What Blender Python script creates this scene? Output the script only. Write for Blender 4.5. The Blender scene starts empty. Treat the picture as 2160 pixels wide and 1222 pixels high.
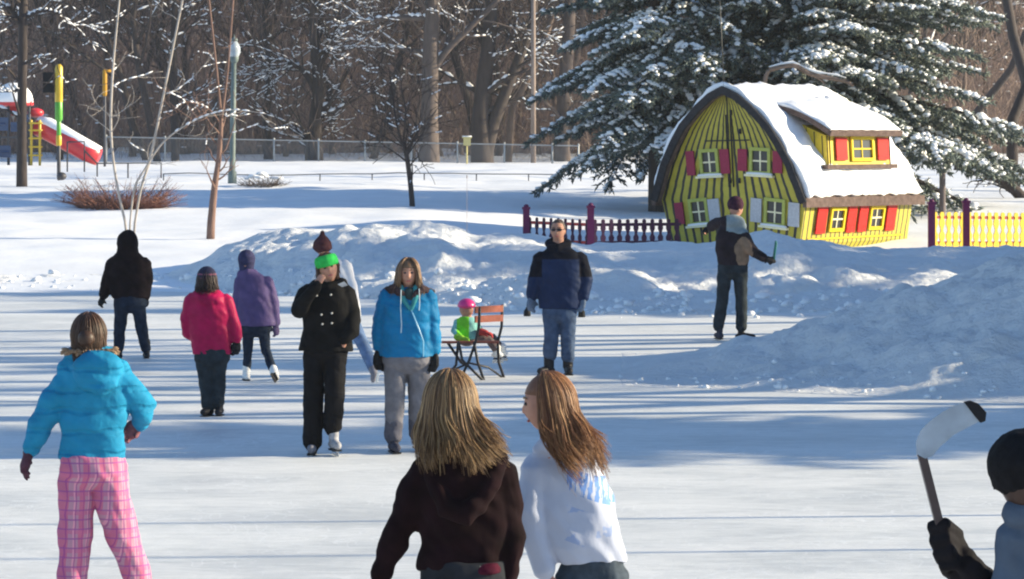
import bpy, math, random
import numpy as np
from mathutils import Vector, Matrix, noise
D = bpy.data
scene = bpy.context.scene
COL = scene.collection
F, H, HY = 6500.0, 2.64, 300.0     # focal length in photo pixels, eye height, horizon row

def at(px, py, d):
    return Vector(((px - 1080.0) * d / F, d, H - (py - HY) * d / F))
def R(a): return math.radians(a)
def interp(x, tab):
    return float(np.interp(x, [t[0] for t in tab], [t[1] for t in tab]))

# ---------- vector noise ----------
def _h(ix, iy, s):
    n = (ix.astype(np.int64) * 374761393 + iy.astype(np.int64) * 668265263 + s * 1442695) & 0x7fffffff
    n = ((n ^ (n >> 13)) * 1274126177) & 0x7fffffff
    return ((n ^ (n >> 16)) & 0xffff) / 65535.0
def vnoise(x, y, s=0):
    ix, iy = np.floor(x), np.floor(y)
    fx, fy = x - ix, y - iy
    fx = fx * fx * fx * (fx * (fx * 6 - 15) + 10); fy = fy * fy * fy * (fy * (fy * 6 - 15) + 10)
    a = _h(ix, iy, s); b = _h(ix + 1, iy, s); c = _h(ix, iy + 1, s); d = _h(ix + 1, iy + 1, s)
    return (a * (1 - fx) + b * fx) * (1 - fy) + (c * (1 - fx) + d * fx) * fy - 0.5
def fbm(x, y, o=4, s=0, g=0.5):
    t = 0; a = 1.0
    for k in range(o):
        t = t + a * vnoise(x * 2 ** k * (1 + .03 * k) + 17.3 * k, y * 2 ** k + 9.1 * k, s + k); a *= g
    return t

# ---------- materials ----------
def newmat(name):
    m = D.materials.new(name); m.use_nodes = True
    nt = m.node_tree; b = nt.nodes['Principled BSDF']
    return m, nt, b
def N(nt, t, **kw):
    n = nt.nodes.new(t)
    for k, v in kw.items(): setattr(n, k, v)
    return n
def ramp(nt, fac, stops, interp='LINEAR'):
    r = N(nt, 'ShaderNodeValToRGB'); r.color_ramp.interpolation = interp
    e = r.color_ramp.elements
    while len(e) < len(stops): e.new(0.5)
    for i, (p, c) in enumerate(stops):
        e[i].position = p; e[i].color = (*c, 1) if len(c) == 3 else c
    nt.links.new(fac, r.inputs[0]); return r.outputs[0]
def noise_tex(nt, scale, detail=4, coord='Object', rough=.55, mapping=None):
    tc = N(nt, 'ShaderNodeTexCoord'); n = N(nt, 'ShaderNodeTexNoise')
    n.inputs['Scale'].default_value = scale; n.inputs['Detail'].default_value = detail
    n.inputs['Roughness'].default_value = rough
    src = tc.outputs[coord]
    if mapping:
        mp = N(nt, 'ShaderNodeMapping'); mp.inputs['Scale'].default_value = mapping
        nt.links.new(src, mp.inputs[0]); src = mp.outputs[0]
    nt.links.new(src, n.inputs['Vector']); return n.outputs['Fac']
def bump(nt, b, h, strength=.3, dist=.02):
    bp = N(nt, 'ShaderNodeBump'); bp.inputs['Strength'].default_value = strength
    bp.inputs['Distance'].default_value = dist
    nt.links.new(h, bp.inputs['Height']); nt.links.new(bp.outputs[0], b.inputs['Normal'])
def mul(c, f): return tuple(min(1, x * f) for x in c)
_cache = {}
def cloth(name, col, var=.25, scale=14, rough=.85, bs=.35, bd=.01, sheen=0.0):
    if name in _cache: return _cache[name]
    m, nt, b = newmat(name)
    f = noise_tex(nt, scale, 5)
    c = ramp(nt, f, [(.3, mul(col, 1 - var)), (.7, mul(col, 1 + var))])
    nt.links.new(c, b.inputs['Base Color']); b.inputs['Roughness'].default_value = rough
    if rough > .42: b.inputs['Specular IOR Level'].default_value = .12
    f2 = noise_tex(nt, scale * 2.2, 4)
    bump(nt, b, f2, bs, bd)
    if sheen: b.inputs['Sheen Weight'].default_value = sheen
    _cache[name] = m; return m
def plain(name, col, rough=.5, metal=0.0, var=.12, scale=20):
    if name in _cache: return _cache[name]
    m = cloth(name, col, var, scale, rough, .12, .004)
    m.node_tree.nodes['Principled BSDF'].inputs['Metallic'].default_value = metal
    return m

# ---------- mesh collector ----------
def quilt(m, sc=2.6, dist=.03, st=.55):
    nt = m.node_tree; b = nt.nodes['Principled BSDF']; tc = N(nt, 'ShaderNodeTexCoord'); w = N(nt, 'ShaderNodeTexWave', bands_direction='Z')
    w.inputs['Scale'].default_value = sc; w.inputs['Distortion'].default_value = 2.2; w.inputs['Detail'].default_value = 3; w.inputs['Detail Scale'].default_value = 2.5
    nt.links.new(tc.outputs['Object'], w.inputs[0]); bp = N(nt, 'ShaderNodeBump'); bp.inputs['Strength'].default_value = st; bp.inputs['Distance'].default_value = dist
    nt.links.new(ramp(nt, w.outputs['Fac'], [(0, (0, 0, 0)), (.25, (.75,) * 3), (1, (1, 1, 1))]), bp.inputs['Height'])
    old = b.inputs['Normal'].links[0].from_socket; nt.links.new(old, bp.inputs['Normal']); nt.links.new(bp.outputs[0], b.inputs['Normal']); return m
class MB:
    def __init__(s): s.v = []; s.f = []; s.m = []; s.n = 0
    def add(s, vs, fs, mat=0):
        o = s.n; s.v.extend([tuple(p) for p in vs]); s.n += len(vs)
        s.f.extend([tuple(i + o for i in f) for f in fs]); s.m.extend([mat] * len(fs))
    def tube(s, pts, rad, n=8, mat=0, caps=True, flat=1.0, up=None):
        P = [Vector(p) for p in pts]
        if not hasattr(rad, '__len__'): rad = [rad] * len(P)
        if len(P) < 2: return
        t = (P[1] - P[0]).normalized()
        a = Vector(up) if up is not None else (Vector((0, 1, 0)) if abs(t.y) < .9 else Vector((1, 0, 0)))
        u = (a - t * a.dot(t)).normalized()
        rings = []; R2 = list(rad); Q = list(P)
        if caps:   # rounded ends
            q0, q1 = P[0] - (P[1] - P[0]).normalized() * rad[0] * .75, P[-1] + (P[-1] - P[-2]).normalized() * rad[-1] * .75
            Q = [q0] + Q + [q1]; R2 = [rad[0] * .5] + R2 + [rad[-1] * .5]
        vs = []
        for i, p in enumerate(Q):
            if i == 0: tt = Q[1] - Q[0]
            elif i == len(Q) - 1: tt = Q[-1] - Q[-2]
            else: tt = (Q[i + 1] - Q[i]).normalized() + (Q[i] - Q[i - 1]).normalized()
            if tt.length < 1e-9: tt = t.copy()
            tt.normalize(); u = (u - tt * u.dot(tt))
            if u.length < 1e-6: u = tt.orthogonal()
            u.normalize(); w = tt.cross(u); r = R2[i]
            for k in range(n):
                an = 2 * math.pi * k / n
                vs.append(p + u * (math.cos(an) * r * flat) + w * (math.sin(an) * r))
        fs = []
        for i in range(len(Q) - 1):
            for k in range(n):
                k2 = (k + 1) % n
                fs.append((i * n + k, i * n + k2, (i + 1) * n + k2, (i + 1) * n + k))
        fs.append(tuple(range(n - 1, -1, -1))); fs.append(tuple((len(Q) - 1) * n + k for k in range(n)))
        s.add(vs, fs, mat)
    def loft(s, rings, mat=0):
        n = len(rings[0]); vs = [p for r in rings for p in r]; fs = []
        for i in range(len(rings) - 1):
            for k in range(n):
                k2 = (k + 1) % n; fs.append((i * n + k, i * n + k2, (i + 1) * n + k2, (i + 1) * n + k))
        fs.append(tuple(range(n - 1, -1, -1))); fs.append(tuple((len(rings) - 1) * n + k for k in range(n)))
        s.add(vs, fs, mat)
    def ell(s, c, r, nu=14, nv=10, M=None, mat=0, fn=None):
        c = Vector(c); vs = []
        if not hasattr(r, '__len__'): r = (r, r, r)
        for j in range(1, nv):
            th = math.pi * j / nv
            for k in range(nu):
                ph = 2 * math.pi * k / nu
                d = Vector((math.sin(th) * math.cos(ph), math.sin(th) * math.sin(ph), math.cos(th)))
                sc = fn(d) if fn else Vector((1, 1, 1))
                p = Vector((d.x * r[0] * sc[0], d.y * r[1] * sc[1], d.z * r[2] * sc[2]))
                if M is not None: p = M @ p
                vs.append(c + p)
        top = Vector((0, 0, r[2])); bot = Vector((0, 0, -r[2]))
        if M is not None: top = M @ top; bot = M @ bot
        vs += [c + top, c + bot]; T = len(vs) - 2; fs = []
        for j in range(nv - 2):
            for k in range(nu):
                k2 = (k + 1) % nu; fs.append((j * nu + k, (j + 1) * nu + k, (j + 1) * nu + k2, j * nu + k2))
        for k in range(nu):
            k2 = (k + 1) % nu; fs.append((T, k, k2)); fs.append((T + 1, (nv - 2) * nu + k2, (nv - 2) * nu + k))
        s.add(vs, fs, mat)
    def box(s, c, sz, M=None, mat=0):
        c = Vector(c); h = [x / 2 for x in sz]; vs = []
        for sx in (-1, 1):
            for sy in (-1, 1):
                for sz_ in (-1, 1):
                    p = Vector((sx * h[0], sy * h[1], sz_ * h[2]))
                    vs.append(c + (M @ p if M is not None else p))
        s.add(vs, [(0, 1, 3, 2), (4, 6, 7, 5), (0, 4, 5, 1), (2, 3, 7, 6), (0, 2, 6, 4), (1, 5, 7, 3)], mat)
    def bar(s, a, b, w, h, mat=0, up=(0, 0, 1)):
        a, b = Vector(a), Vector(b); t = (b - a).normalized(); up = Vector(up)
        x = t.cross(up)
        if x.length < 1e-4: x = t.orthogonal()
        x.normalize(); z = x.cross(t)
        M = Matrix((x, t, z)).transposed(); s.box((a + b) / 2, (w, (b - a).length, h), M, mat)
    def poly(s, pts2, M, th, mat=0):
        """outline in the local xy plane pushed to thickness th along local z"""
        n = len(pts2); vs = [M @ Vector((x, y, -th / 2)) for x, y in pts2] + [M @ Vector((x, y, th / 2)) for x, y in pts2]
        fs = [tuple(range(n - 1, -1, -1)), tuple(range(n, 2 * n))] + [(k, (k + 1) % n, n + (k + 1) % n, n + k) for k in range(n)]
        s.add(vs, fs, mat)
    def mesh(s, name):
        me = D.meshes.new(name); me.from_pydata(s.v, [], s.f)
        if s.m and max(s.m) > 0: me.polygons.foreach_set('material_index', s.m)
        me.update(); return me
def smooth(me, on=True): me.polygons.foreach_set('use_smooth', [on] * len(me.polygons))
def link(name, me, mats, parent=None, sm=True, loc=None):
    o = D.objects.new(name, me); COL.objects.link(o)
    if mats is not None and me is not None:
        for m in (mats if isinstance(mats, (list, tuple)) else [mats]): me.materials.append(m)
    if parent is not None: o.parent = parent
    if loc is not None: o.location = loc
    if me is not None and sm: smooth(me)
    return o
def build(name, mb, mats, parent=None, sm=True, loc=None): return link(name, mb.mesh(name), mats, parent, sm, loc)
def tag(o, label=None, cat=None, group=None, kind=None):
    if label: o['label'] = label
    if cat: o['category'] = cat
    if group: o['group'] = group
    if kind: o['kind'] = kind
    return o
def empty(name, loc, rz=0, label=None, cat=None, group=None):
    o = D.objects.new(name, None); COL.objects.link(o); o.location = loc; o.rotation_euler = (0, 0, rz)
    o.empty_display_size = .1
    return tag(o, label, cat, group)
def copy_tree(o, parent=None):
    c = o.copy(); COL.objects.link(c)
    if parent is not None: c.parent = parent
    for ch in list(o.children): copy_tree(ch, c)
    return c
def bigmesh(name, V, Q, mats=None, midx=None, tri=False):
    """numpy verts (n,3), faces (m,3|4)"""
    me = D.meshes.new(name); k = Q.shape[1]
    me.vertices.add(len(V)); me.vertices.foreach_set('co', V.astype(np.float32).ravel())
    me.loops.add(Q.size); me.loops.foreach_set('vertex_index', Q.astype(np.int32).ravel())
    me.polygons.add(len(Q)); me.polygons.foreach_set('loop_start', np.arange(0, Q.size, k, dtype=np.int32))
    if midx is not None: me.polygons.foreach_set('material_index', np.asarray(midx, dtype=np.int32))
    me.update(calc_edges=True); me.validate(); return me

def vox(mb, voxel, smooth_it=4, disp=None, name='m'):
    """weld overlapping closed shapes into one continuous surface"""
    me = mb.mesh(name); o = D.objects.new('tmp', me); COL.objects.link(o)
    m = o.modifiers.new('r', 'REMESH'); m.mode = 'VOXEL'; m.voxel_size = voxel
    if smooth_it:
        m2 = o.modifiers.new('s', 'SMOOTH'); m2.factor = .5; m2.iterations = smooth_it
    dg = bpy.context.evaluated_depsgraph_get()
    out = D.meshes.new_from_object(o.evaluated_get(dg)); D.objects.remove(o); D.meshes.remove(me)
    out.name = name; out.materials.clear()
    if disp:
        nv = len(out.vertices); co = np.empty(nv * 3, np.float32); no = np.empty(nv * 3, np.float32)
        out.vertices.foreach_get('co', co); out.vertex_normals.foreach_get('vector', no)
        co = co.reshape(-1, 3); no = no.reshape(-1, 3)
        d = np.array([disp(Vector(c)) for c in co.tolist()], np.float32)
        out.vertices.foreach_set('co', (co + no * d[:, None]).ravel()); out.update()
    return out
def wrinkle(amp=.008, fx=5, fz=11, seed=0, quilt=0, qf=9):
    def fn(p):
        q = Vector((p.x * fx + seed, p.y * fx, p.z * fz + 2.2 * p.x * fx * .4))
        v = noise.noise(q) * amp + noise.noise(q * 2.3) * amp * .5
        if quilt: v += quilt * (abs(math.sin(p.z * qf * math.pi + .6 * noise.noise(p * 4))) ** .5 - .6)
        return v
    return fn
def zones(me, fn, mats):
    """give faces a material by where they sit on the garment"""
    for m in mats: me.materials.append(m)
    n = len(me.polygons); c = np.empty(n * 3, np.float32); me.polygons.foreach_get('center', c)
    me.polygons.foreach_set('material_index', [fn(p) for p in c.reshape(-1, 3).tolist()]); me.update()
# ---------------- people ----------------
SKIN = None
def mats_people():
    global SKIN, SKATE_BLADE, BLACK_BOOT, WHITE_BOOT, EYE, LIP
    SKIN = cloth('skin', (.44, .23, .165), .1, 20, .55, .1, .003)
    SKIN.node_tree.nodes['Principled BSDF'].inputs['Subsurface Weight'].default_value = .08
    SKATE_BLADE = plain('skate_steel', (.6, .6, .62), .25, .9)
    BLACK_BOOT = cloth('black_leather', (.02, .02, .024), .3, 18, .45)
    WHITE_BOOT = cloth('white_leather', (.7, .7, .7), .1, 18, .5)
    EYE = plain('eye_dark', (.03, .02, .02), .3)
    LIP = plain('lip_pink', (.45, .14, .13), .5)

def head_fn(d):
    x, y, z = d.x, d.y, d.z            # +y is the face
    lat = 1.0; fr = 1.0; vz = 1.0
    if z < 0: lat *= 1 - .30 * (-z) ** 1.6; fr *= 1 - .16 * (-z) ** 2 * (1 if y < 0 else .3)
    if y < 0: fr *= 1.06
    if y > 0:
        g = math.exp(-((x / .13) ** 2 + ((z + .12) / .16) ** 2)); fr += .24 * g
        for sx in (-1, 1): fr -= .06 * math.exp(-(((x - sx * .36) / .18) ** 2 + ((z - .1) / .12) ** 2))
        fr += .05 * math.exp(-((x / .3) ** 2 + ((z + .75) / .15) ** 2))
        fr += .04 * math.exp(-((x / .25) ** 2 + ((z + .45) / .1) ** 2))
    return (lat, fr, vz)

def finger(mb, base, dirv, pal, L, r, curl, seg=3):
    pts = [Vector(base)]; d = Vector(dirv).normalized(); p = Vector(pal).normalized()
    for k, fr in enumerate((.45, .32, .23)):
        ax = d.cross(p).normalized(); d = (Matrix.Rotation(R(curl) * (.6 if k == 0 else 1), 3, ax) @ d).normalized()
        p = ax.cross(d).normalized() * 1.0
        pts.append(pts[-1] + d * L * fr)
    mb.tube(pts, [r, r * .95, r * .88, r * .7], 7)
def hand(mb, wrist, dirv, pal, side=1, k=1.0, curl=20, fat=1.0):
    """palm with four unequal fingers and a thumb; pal = palm normal; side = thumb side"""
    w = Vector(wrist); d = Vector(dirv).normalized(); p = Vector(pal); p = (p - d * p.dot(d)).normalized()
    x = d.cross(p).normalized() * side
    kn = w + d * .085 * k
    mb.tube([w, w + d * .035 * k, kn], [.026 * k * fat, .034 * k * fat, .036 * k * fat], 10, flat=.55, up=p)
    for i, (o, L) in enumerate(((.028, .068), (.010, .076), (-.009, .071), (-.027, .056))):
        finger(mb, kn + x * o * k - d * .006 * k * abs(i - 1), d + x * o * 2.2, p, L * k, .0088 * k * fat, curl + i * 5)
    tb = w + d * .028 * k + x * .026 * k
    finger(mb, tb, d * .8 + x * .7 + p * .35, p - x * .3, .062 * k, .0105 * k * fat, curl * .7)

def ring_sec(cx, cy, z, rx, ry, rot=0, n=28, pw=.85):
    out = []
    for k in range(n):
        a = 2 * math.pi * k / n; c, s = math.cos(a), math.sin(a)
        x = rx * math.copysign(abs(c) ** pw, c); y = ry * math.copysign(abs(s) ** pw, s)
        out.append((cx + x * math.cos(rot) - y * math.sin(rot), cy + x * math.sin(rot) + y * math.cos(rot), z))
    return out

class Person:
    def __init__(s, label, d, fx, fy, yaw, voxel=.012, z0=None):
        s.d = d; s.o = at(fx, fy, d); s.o.z = 0 if z0 is None else z0
        s.root = empty('person', s.o, 0, label, 'person'); s.yaw = yaw; s.vx = voxel
        s.fwd = Vector((math.sin(R(yaw)), -math.cos(R(yaw)), 0))       # yaw 0 looks at the camera, 90 to the right
        s.side = Vector((math.cos(R(yaw)), math.sin(R(yaw)), 0))
        s.body = MB()
    def P(s, px, py, dd=0): return at(px, py, s.d + dd) - s.o
    def pts(s, L): return [s.P(*p) for p in L]
    def m(s, px): return px * s.d / F
    def put(s, name, mb, mats, vx=None, sm=3, disp=None, zone=None, parent=None):
        me = vox(mb, vx or s.vx, sm, disp, name)
        if zone: zones(me, zone, mats); mats = None
        return link(name, me, mats, parent or s.root)
    def head(s, px, py, dd=0, k=1.0, tilt=0, nod=0, yaw=None, face=True):
        yw = s.yaw if yaw is None else yaw
        c = s.P(px, py, dd); s.hc = c; s.hk = k
        # local: +y face -> world
        M = Matrix.Rotation(R(yw + 180), 3, 'Z') @ Matrix.Rotation(R(-nod), 3, 'X') @ Matrix.Rotation(R(tilt), 3, 'Y'); s.hM = M
        s.body.ell(c, (.076 * k, .095 * k, .118 * k), 28, 22, M, fn=head_fn)
        for sx in (-1, 1): s.body.ell(c + M @ Vector((sx * .076 * k, -.005, -.01)), (.012, .02, .03), 8, 6, M)
        if face:
            for sx in (-1, 1):
                e = MB(); e.ell(c + M @ Vector((sx * .029 * k, .083 * k, .012 * k)), (.013 * k, .009 * k, .008 * k), 10, 8, M); build('eye', e, EYE, s.root)
                e = MB(); e.tube([c + M @ Vector((sx * .014 * k, .091 * k, .034 * k)), c + M @ Vector((sx * .032 * k, .088 * k, .040 * k)), c + M @ Vector((sx * .048 * k, .076 * k, .034 * k))], .0035 * k, 6); build('eyebrow', e, s.brow if hasattr(s, 'brow') else EYE, s.root)
            e = MB(); e.ell(c + M @ Vector((0, .086 * k, -.058 * k)), (.022 * k, .007 * k, .006 * k), 12, 8, M); build('mouth', e, LIP, s.root)
    def neck(s, to, r=.052): s.body.tube([s.hc - s.hM @ Vector((0, .02, .05)), to], [r, r * 1.1], 12)
    def torso_mb(s, mb, secs, dep=.62, shrink=1.0, dd=0):
        rings = []
        for sec in sorted(secs, key=lambda q: -q[0]):
            py, x0, x1 = sec[:3]; e = sec[3] if len(sec) > 3 else 0
            c = s.P((x0 + x1) / 2, py, e + dd); rx = s.m(x1 - x0) / 2 * shrink
            ry = min(rx * dep * 1.35, max(rx * dep, .07))
            rings.append(ring_sec(c.x, c.y, c.z, rx, ry))
        mb.loft(rings)
    def boot(s, ankle, toe, mat, k=1.0, skate=False, shaft=.13, name=None, r=.045):
        a = Vector(ankle); t = Vector(toe); b = MB()
        f = (t - a); f.z = 0; L = f.length
        if L < .05: f = s.fwd.copy(); L = .15
        f.normalize(); low = t.z + .035
        heel = a - f * .05 * k; heel.z = low
        b.tube([a + Vector((0, 0, shaft)), a + Vector((0, 0, .03)), Vector((a.x, a.y, low + .03))], [r * 1.12, r, r * .95], 12)
        b.tube([heel, (heel + Vector((t.x, t.y, low))) / 2 + Vector((0, 0, .008)), Vector((t.x, t.y, low))], [.038 * k, .044 * k, .034 * k], 12)
        o = s.put(name or ('ice_skate' if skate else 'boot'), b, mat, min(s.vx, .01), 3)
        sb = MB(); h0 = heel - Vector((0, 0, .04)); t0 = Vector((t.x, t.y, low - .04))
        sb.bar(h0 + Vector((0, 0, 0)), t0, .07 * k, .014); build('sole', sb, BLACK_BOOT, o, False)
        if skate:
            bl = MB(); bl.bar(h0 - f * .01 - Vector((0, 0, .03)), t0 + f * .02 - Vector((0, 0, .03)), .006, .035)
            for q in (.15, .8): bl.bar(h0.lerp(t0, q) + Vector((0, 0, -.001)), h0.lerp(t0, q + .12) + Vector((0, 0, -.001)), .016, .03)
            build('blade', bl, SKATE_BLADE, o, False)
    def legs(s, L, Rr, rad, mat, hips=None, disp=None, zone=None, name='trousers', dep=.7):
        mb = MB()
        for leg in (L, Rr):
            p = s.pts(leg); r = [s.m(x) for x in rad] if rad[0] > 1 else list(rad)
            while len(r) < len(p): r.append(r[-1])
            mb.tube(p, r[:len(p)], 14)
            s.body.tube(p, [x * .72 for x in r[:len(p)]], 10)
        if hips:
            h = max(hips, key=lambda q: q[0]); w = h[2] - h[1]; cx = (h[1] + h[2]) / 2; g = w * .2
            s.torso_mb(mb, list(hips) + [(h[0] + g * .6, cx - w * .40, cx + w * .40), (h[0] + g * 1.1, cx - w * .22, cx + w * .22)], dep)
        return s.put(name, mb, mat, disp=disp or wrinkle(.009, 7, 9, s.d), zone=zone)
    def jacket(s, secs, arms, rad, mat, disp=None, zone=None, name='jacket', dep=.62, extra=None, sm=3):
        mb = MB(); s.torso_mb(mb, secs, dep); s.torso_mb(s.body, secs, dep, .8)
        for a in arms:
            p = s.pts(a); r = [s.m(x) for x in rad] if rad[0] > 1 else list(rad)
            while len(r) < len(p): r.append(r[-1])
            mb.tube(p, r[:len(p)], 14); s.body.tube(p, [x * .6 for x in r[:len(p)]], 10)
        if extra: extra(mb)
        return s.put(name, mb, mat, disp=disp or wrinkle(.009, 6, 9, s.d), zone=zone, sm=sm)
    def hnd(s, wrist, tip, pal, side, glove=None, k=1.0, curl=18, fat=1.0):
        w = Vector(wrist); d = Vector(tip) - w
        hand(s.body, w, d, pal, side, k, curl, 1.0)
        if glove:
            g = MB(); hand(g, w, d, pal, side, k * 1.04, curl, 1.45 * fat); g.tube([w - d.normalized() * .05, w + d.normalized() * .02], [.042, .036], 12)
            s.put('glove', g, glove, .007 if s.vx < .013 else .009, 2)
    def done(s): return s.put('body', s.body, SKIN, min(s.vx, .010), 2)

def hairmat(name, base, tip, lo=None):
    m, nt, b = newmat(name)
    g = N(nt, 'ShaderNodeNewGeometry'); lo = lo or mul(base, .6)
    c = ramp(nt, g.outputs['Random Per Island'], [(0, lo), (.4, base), (.8, mul(tuple((x + y) / 2 for x, y in zip(base, tip)), 1.1)), (1, tip)])
    f = noise_tex(nt, 9, 3, mapping=(3, 3, .5))
    mx = N(nt, 'ShaderNodeMix', data_type='RGBA', blend_type='MULTIPLY'); mx.inputs[0].default_value = .6
    nt.links.new(c, mx.inputs[6]); nt.links.new(ramp(nt, f, [(.3, (.55, .5, .45)), (.7, (1.2, 1.2, 1.2))]), mx.inputs[7])
    b.inputs['Roughness'].default_value = .5; b.inputs['Specular IOR Level'].default_value = .3
    nt.links.new(mx.outputs[2], b.inputs['Base Color'])
    return m
def locks(c, M, r, n, zend, spread, seed=0, face=60, th=.006, wave=.012, back=0.0, jitter=.06, base=True, sway=(0, 0), fine=4):
    """locks of hair running over the scalp from the parting and falling to height zend; M local +y is the face"""
    rg = random.Random(seed); mb = MB(); c = Vector(c)
    for i in range(n):
        a = R(rg.uniform(face, 360 - face)) if face else R(rg.uniform(0, 360))
        d2 = Vector((math.sin(a), math.cos(a), 0)); rr = rg.uniform(1.0, 1.13)
        pts = []; st = R(rg.uniform(2, 50)); K = 7
        for k in range(K):
            th_ = st + (R(88) - st) * k / (K - 1)
            p = Vector((d2.x * r[0] * math.sin(th_), d2.y * r[1] * math.sin(th_) - .0, r[2] * math.cos(th_))) * rr
            pts.append(c + M @ p)
        last = pts[-1]; o = M @ d2; o.z = 0; o.normalize()
        zt = zend + rg.gauss(0, jitter * .5) + jitter * .5 * math.sin(a * 5 + seed); S = 8; z0 = last.z; ph = rg.uniform(0, 6.28); out = (.15 + .85 * (rr - 1) / .13) * spread + rg.gauss(0, .006)
        for k in range(1, S + 1):
            t = k / S
            q = last + o * (out * (.6 * t + .4 * t ** 1.6)) + Vector((sway[0] * t * t, sway[1] * t * t, 0))
            q.z = z0 + (zt - z0) * t
            wv = math.sin(a * 3 + t * 6.5 + .5 * math.sin(ph)) * wave * t; q += Vector((wv, wv * .6 + math.sin(ph) * wave * .5 * t, 0)) - (M @ Vector((0, 1, 0))) * back * t
            pts.append(q)
        L = len(pts)
        for q in range(fine):
            w = th * rg.uniform(.35, .8) * (1.5 if fine == 1 else 1); a1 = rg.uniform(0, 6.28); a2 = rg.uniform(0, 6.28); sp = th * rg.uniform(.3, 1.6); cut = rg.randrange(L - 3, L + 1)
            P2 = [p + (M @ Vector((math.cos(a1 + k * .25), math.sin(a1 + k * .25), 0))) * sp * (.6 + .9 * k / L) + Vector((0, 0, .3 * sp * math.sin(a2))) for k, p in enumerate(pts[:cut])]
            K2 = len(P2); mb.tube(P2, [w * (1.05 - .85 * (k / (K2 - 1)) ** 2.5) for k in range(K2)], 4, caps=False)
    if base:
        mb.ell(c + M @ Vector((0, -.008, .008)), (r[0] * .99, r[1] * .98, r[2] * .99), 24, 16, M,
               fn=lambda d: (1, 1, 1) if (d.y < .35 or d.z > .34) else (.8, .62, .9))
    return mb

def flat_disc(p, n, r, th=.006):
    mb = MB(); mb.tube([Vector(p) - Vector(n).normalized() * th / 2, Vector(p) + Vector(n).normalized() * th / 2], [r, r], 12, caps=False); return mb

def hood_back(mb, c, rx, rz, dep=.06, dirn=1):
    """a hood lying down over the upper back"""
    mb.ell(c, (rx, dep, rz), 18, 12)

def plaid(name):
    m, nt, b = newmat(name)
    tc = N(nt, 'ShaderNodeTexCoord'); sp = N(nt, 'ShaderNodeSeparateXYZ'); nt.links.new(tc.outputs['Object'], sp.inputs[0])
    def math_(op, a, bb=None):
        n = N(nt, 'ShaderNodeMath', operation=op)
        for i, q in enumerate((a, bb)):
            if q is None: continue
            if isinstance(q, (int, float)): n.inputs[i].default_value = q
            else: nt.links.new(q, n.inputs[i])
        return n.outputs[0]
    xx = math_('ADD', sp.outputs[0], math_('MULTIPLY', sp.outputs[1], .8))
    def line(v, per, w, off=0): # 1 on the line
        fr = math_('FRACT', math_('ADD', math_('DIVIDE', v, per), off)); return math_('LESS_THAN', math_('ABSOLUTE', math_('SUBTRACT', fr, .5)), w)
    base = (.44, .22, .30); mixc = None
    cur = None
    def over(cur, fac, col, amt):
        mx = N(nt, 'ShaderNodeMix', data_type='RGBA'); nt.links.new(math_('MULTIPLY', fac, amt), mx.inputs[0])
        if cur is None: mx.inputs[6].default_value = (*base, 1)
        else: nt.links.new(cur, mx.inputs[6])
        mx.inputs[7].default_value = (*col, 1); return mx.outputs[2]
    cur = over(None, line(xx, .10, .20), (.50, .10, .20), .8)
    cur = over(cur, line(sp.outputs[2], .11, .10), (.50, .12, .24), .7)
    cur = over(cur, line(xx, .10, .05, .5), (.70, .28, .38), .8)
    cur = over(cur, line(xx, .05, .06, .3), (.30, .05, .22), .75)
    cur = over(cur, line(sp.outputs[2], .055, .08, .2), (.28, .06, .26), .75)
    nt.links.new(cur, b.inputs['Base Color']); b.inputs['Roughness'].default_value = .9
    bump(nt, b, noise_tex(nt, 25, 4), .35, .01)
    return m
def sweat_print(name):
    m, nt, b = newmat(name)
    tc = N(nt, 'ShaderNodeTexCoord'); sp = N(nt, 'ShaderNodeSeparateXYZ'); nt.links.new(tc.outputs['Object'], sp.inputs[0])
    def M_(op, a, bb=None):
        n = N(nt, 'ShaderNodeMath', operation=op)
        for i, q in enumerate((a, bb)):
            if q is None: continue
            if isinstance(q, (int, float)): n.inputs[i].default_value = q
            else: nt.links.new(q, n.inputs[i])
        return n.outputs[0]
    def inside(v, lo, hi): return M_('MULTIPLY', M_('GREATER_THAN', v, lo), M_('LESS_THAN', v, hi))
    x, z = sp.outputs[0], sp.outputs[2]
    zz = M_('ADD', z, M_('MULTIPLY', x, .35))                 # the printed line leans with the back
    st = M_('GREATER_THAN', noise_tex(nt, 1, 2, mapping=(62, .1, 14)), .47)
    l1 = M_('MULTIPLY', inside(x, PR[0], PR[1]), inside(zz, PR[2], PR[3]))
    l2 = M_('MULTIPLY', inside(x, PR[4], PR[5]), inside(zz, PR[6], PR[7]))
    bl = M_('GREATER_THAN', noise_tex(nt, 16, 2), .56)
    fac = M_('ADD', M_('MULTIPLY', M_('MULTIPLY', l1, st), .8), M_('MULTIPLY', M_('MULTIPLY', l2, bl), .35))
    mx = N(nt, 'ShaderNodeMix', data_type='RGBA'); nt.links.new(fac, mx.inputs[0])
    mx.inputs[6].default_value = (.42, .45, .56, 1); mx.inputs[7].default_value = (.06, .20, .55, 1)
    nt.links.new(mx.outputs[2], b.inputs['Base Color']); b.inputs['Roughness'].default_value = .9
    bump(nt, b, noise_tex(nt, 18, 4), .3, .01)
    return m

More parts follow.
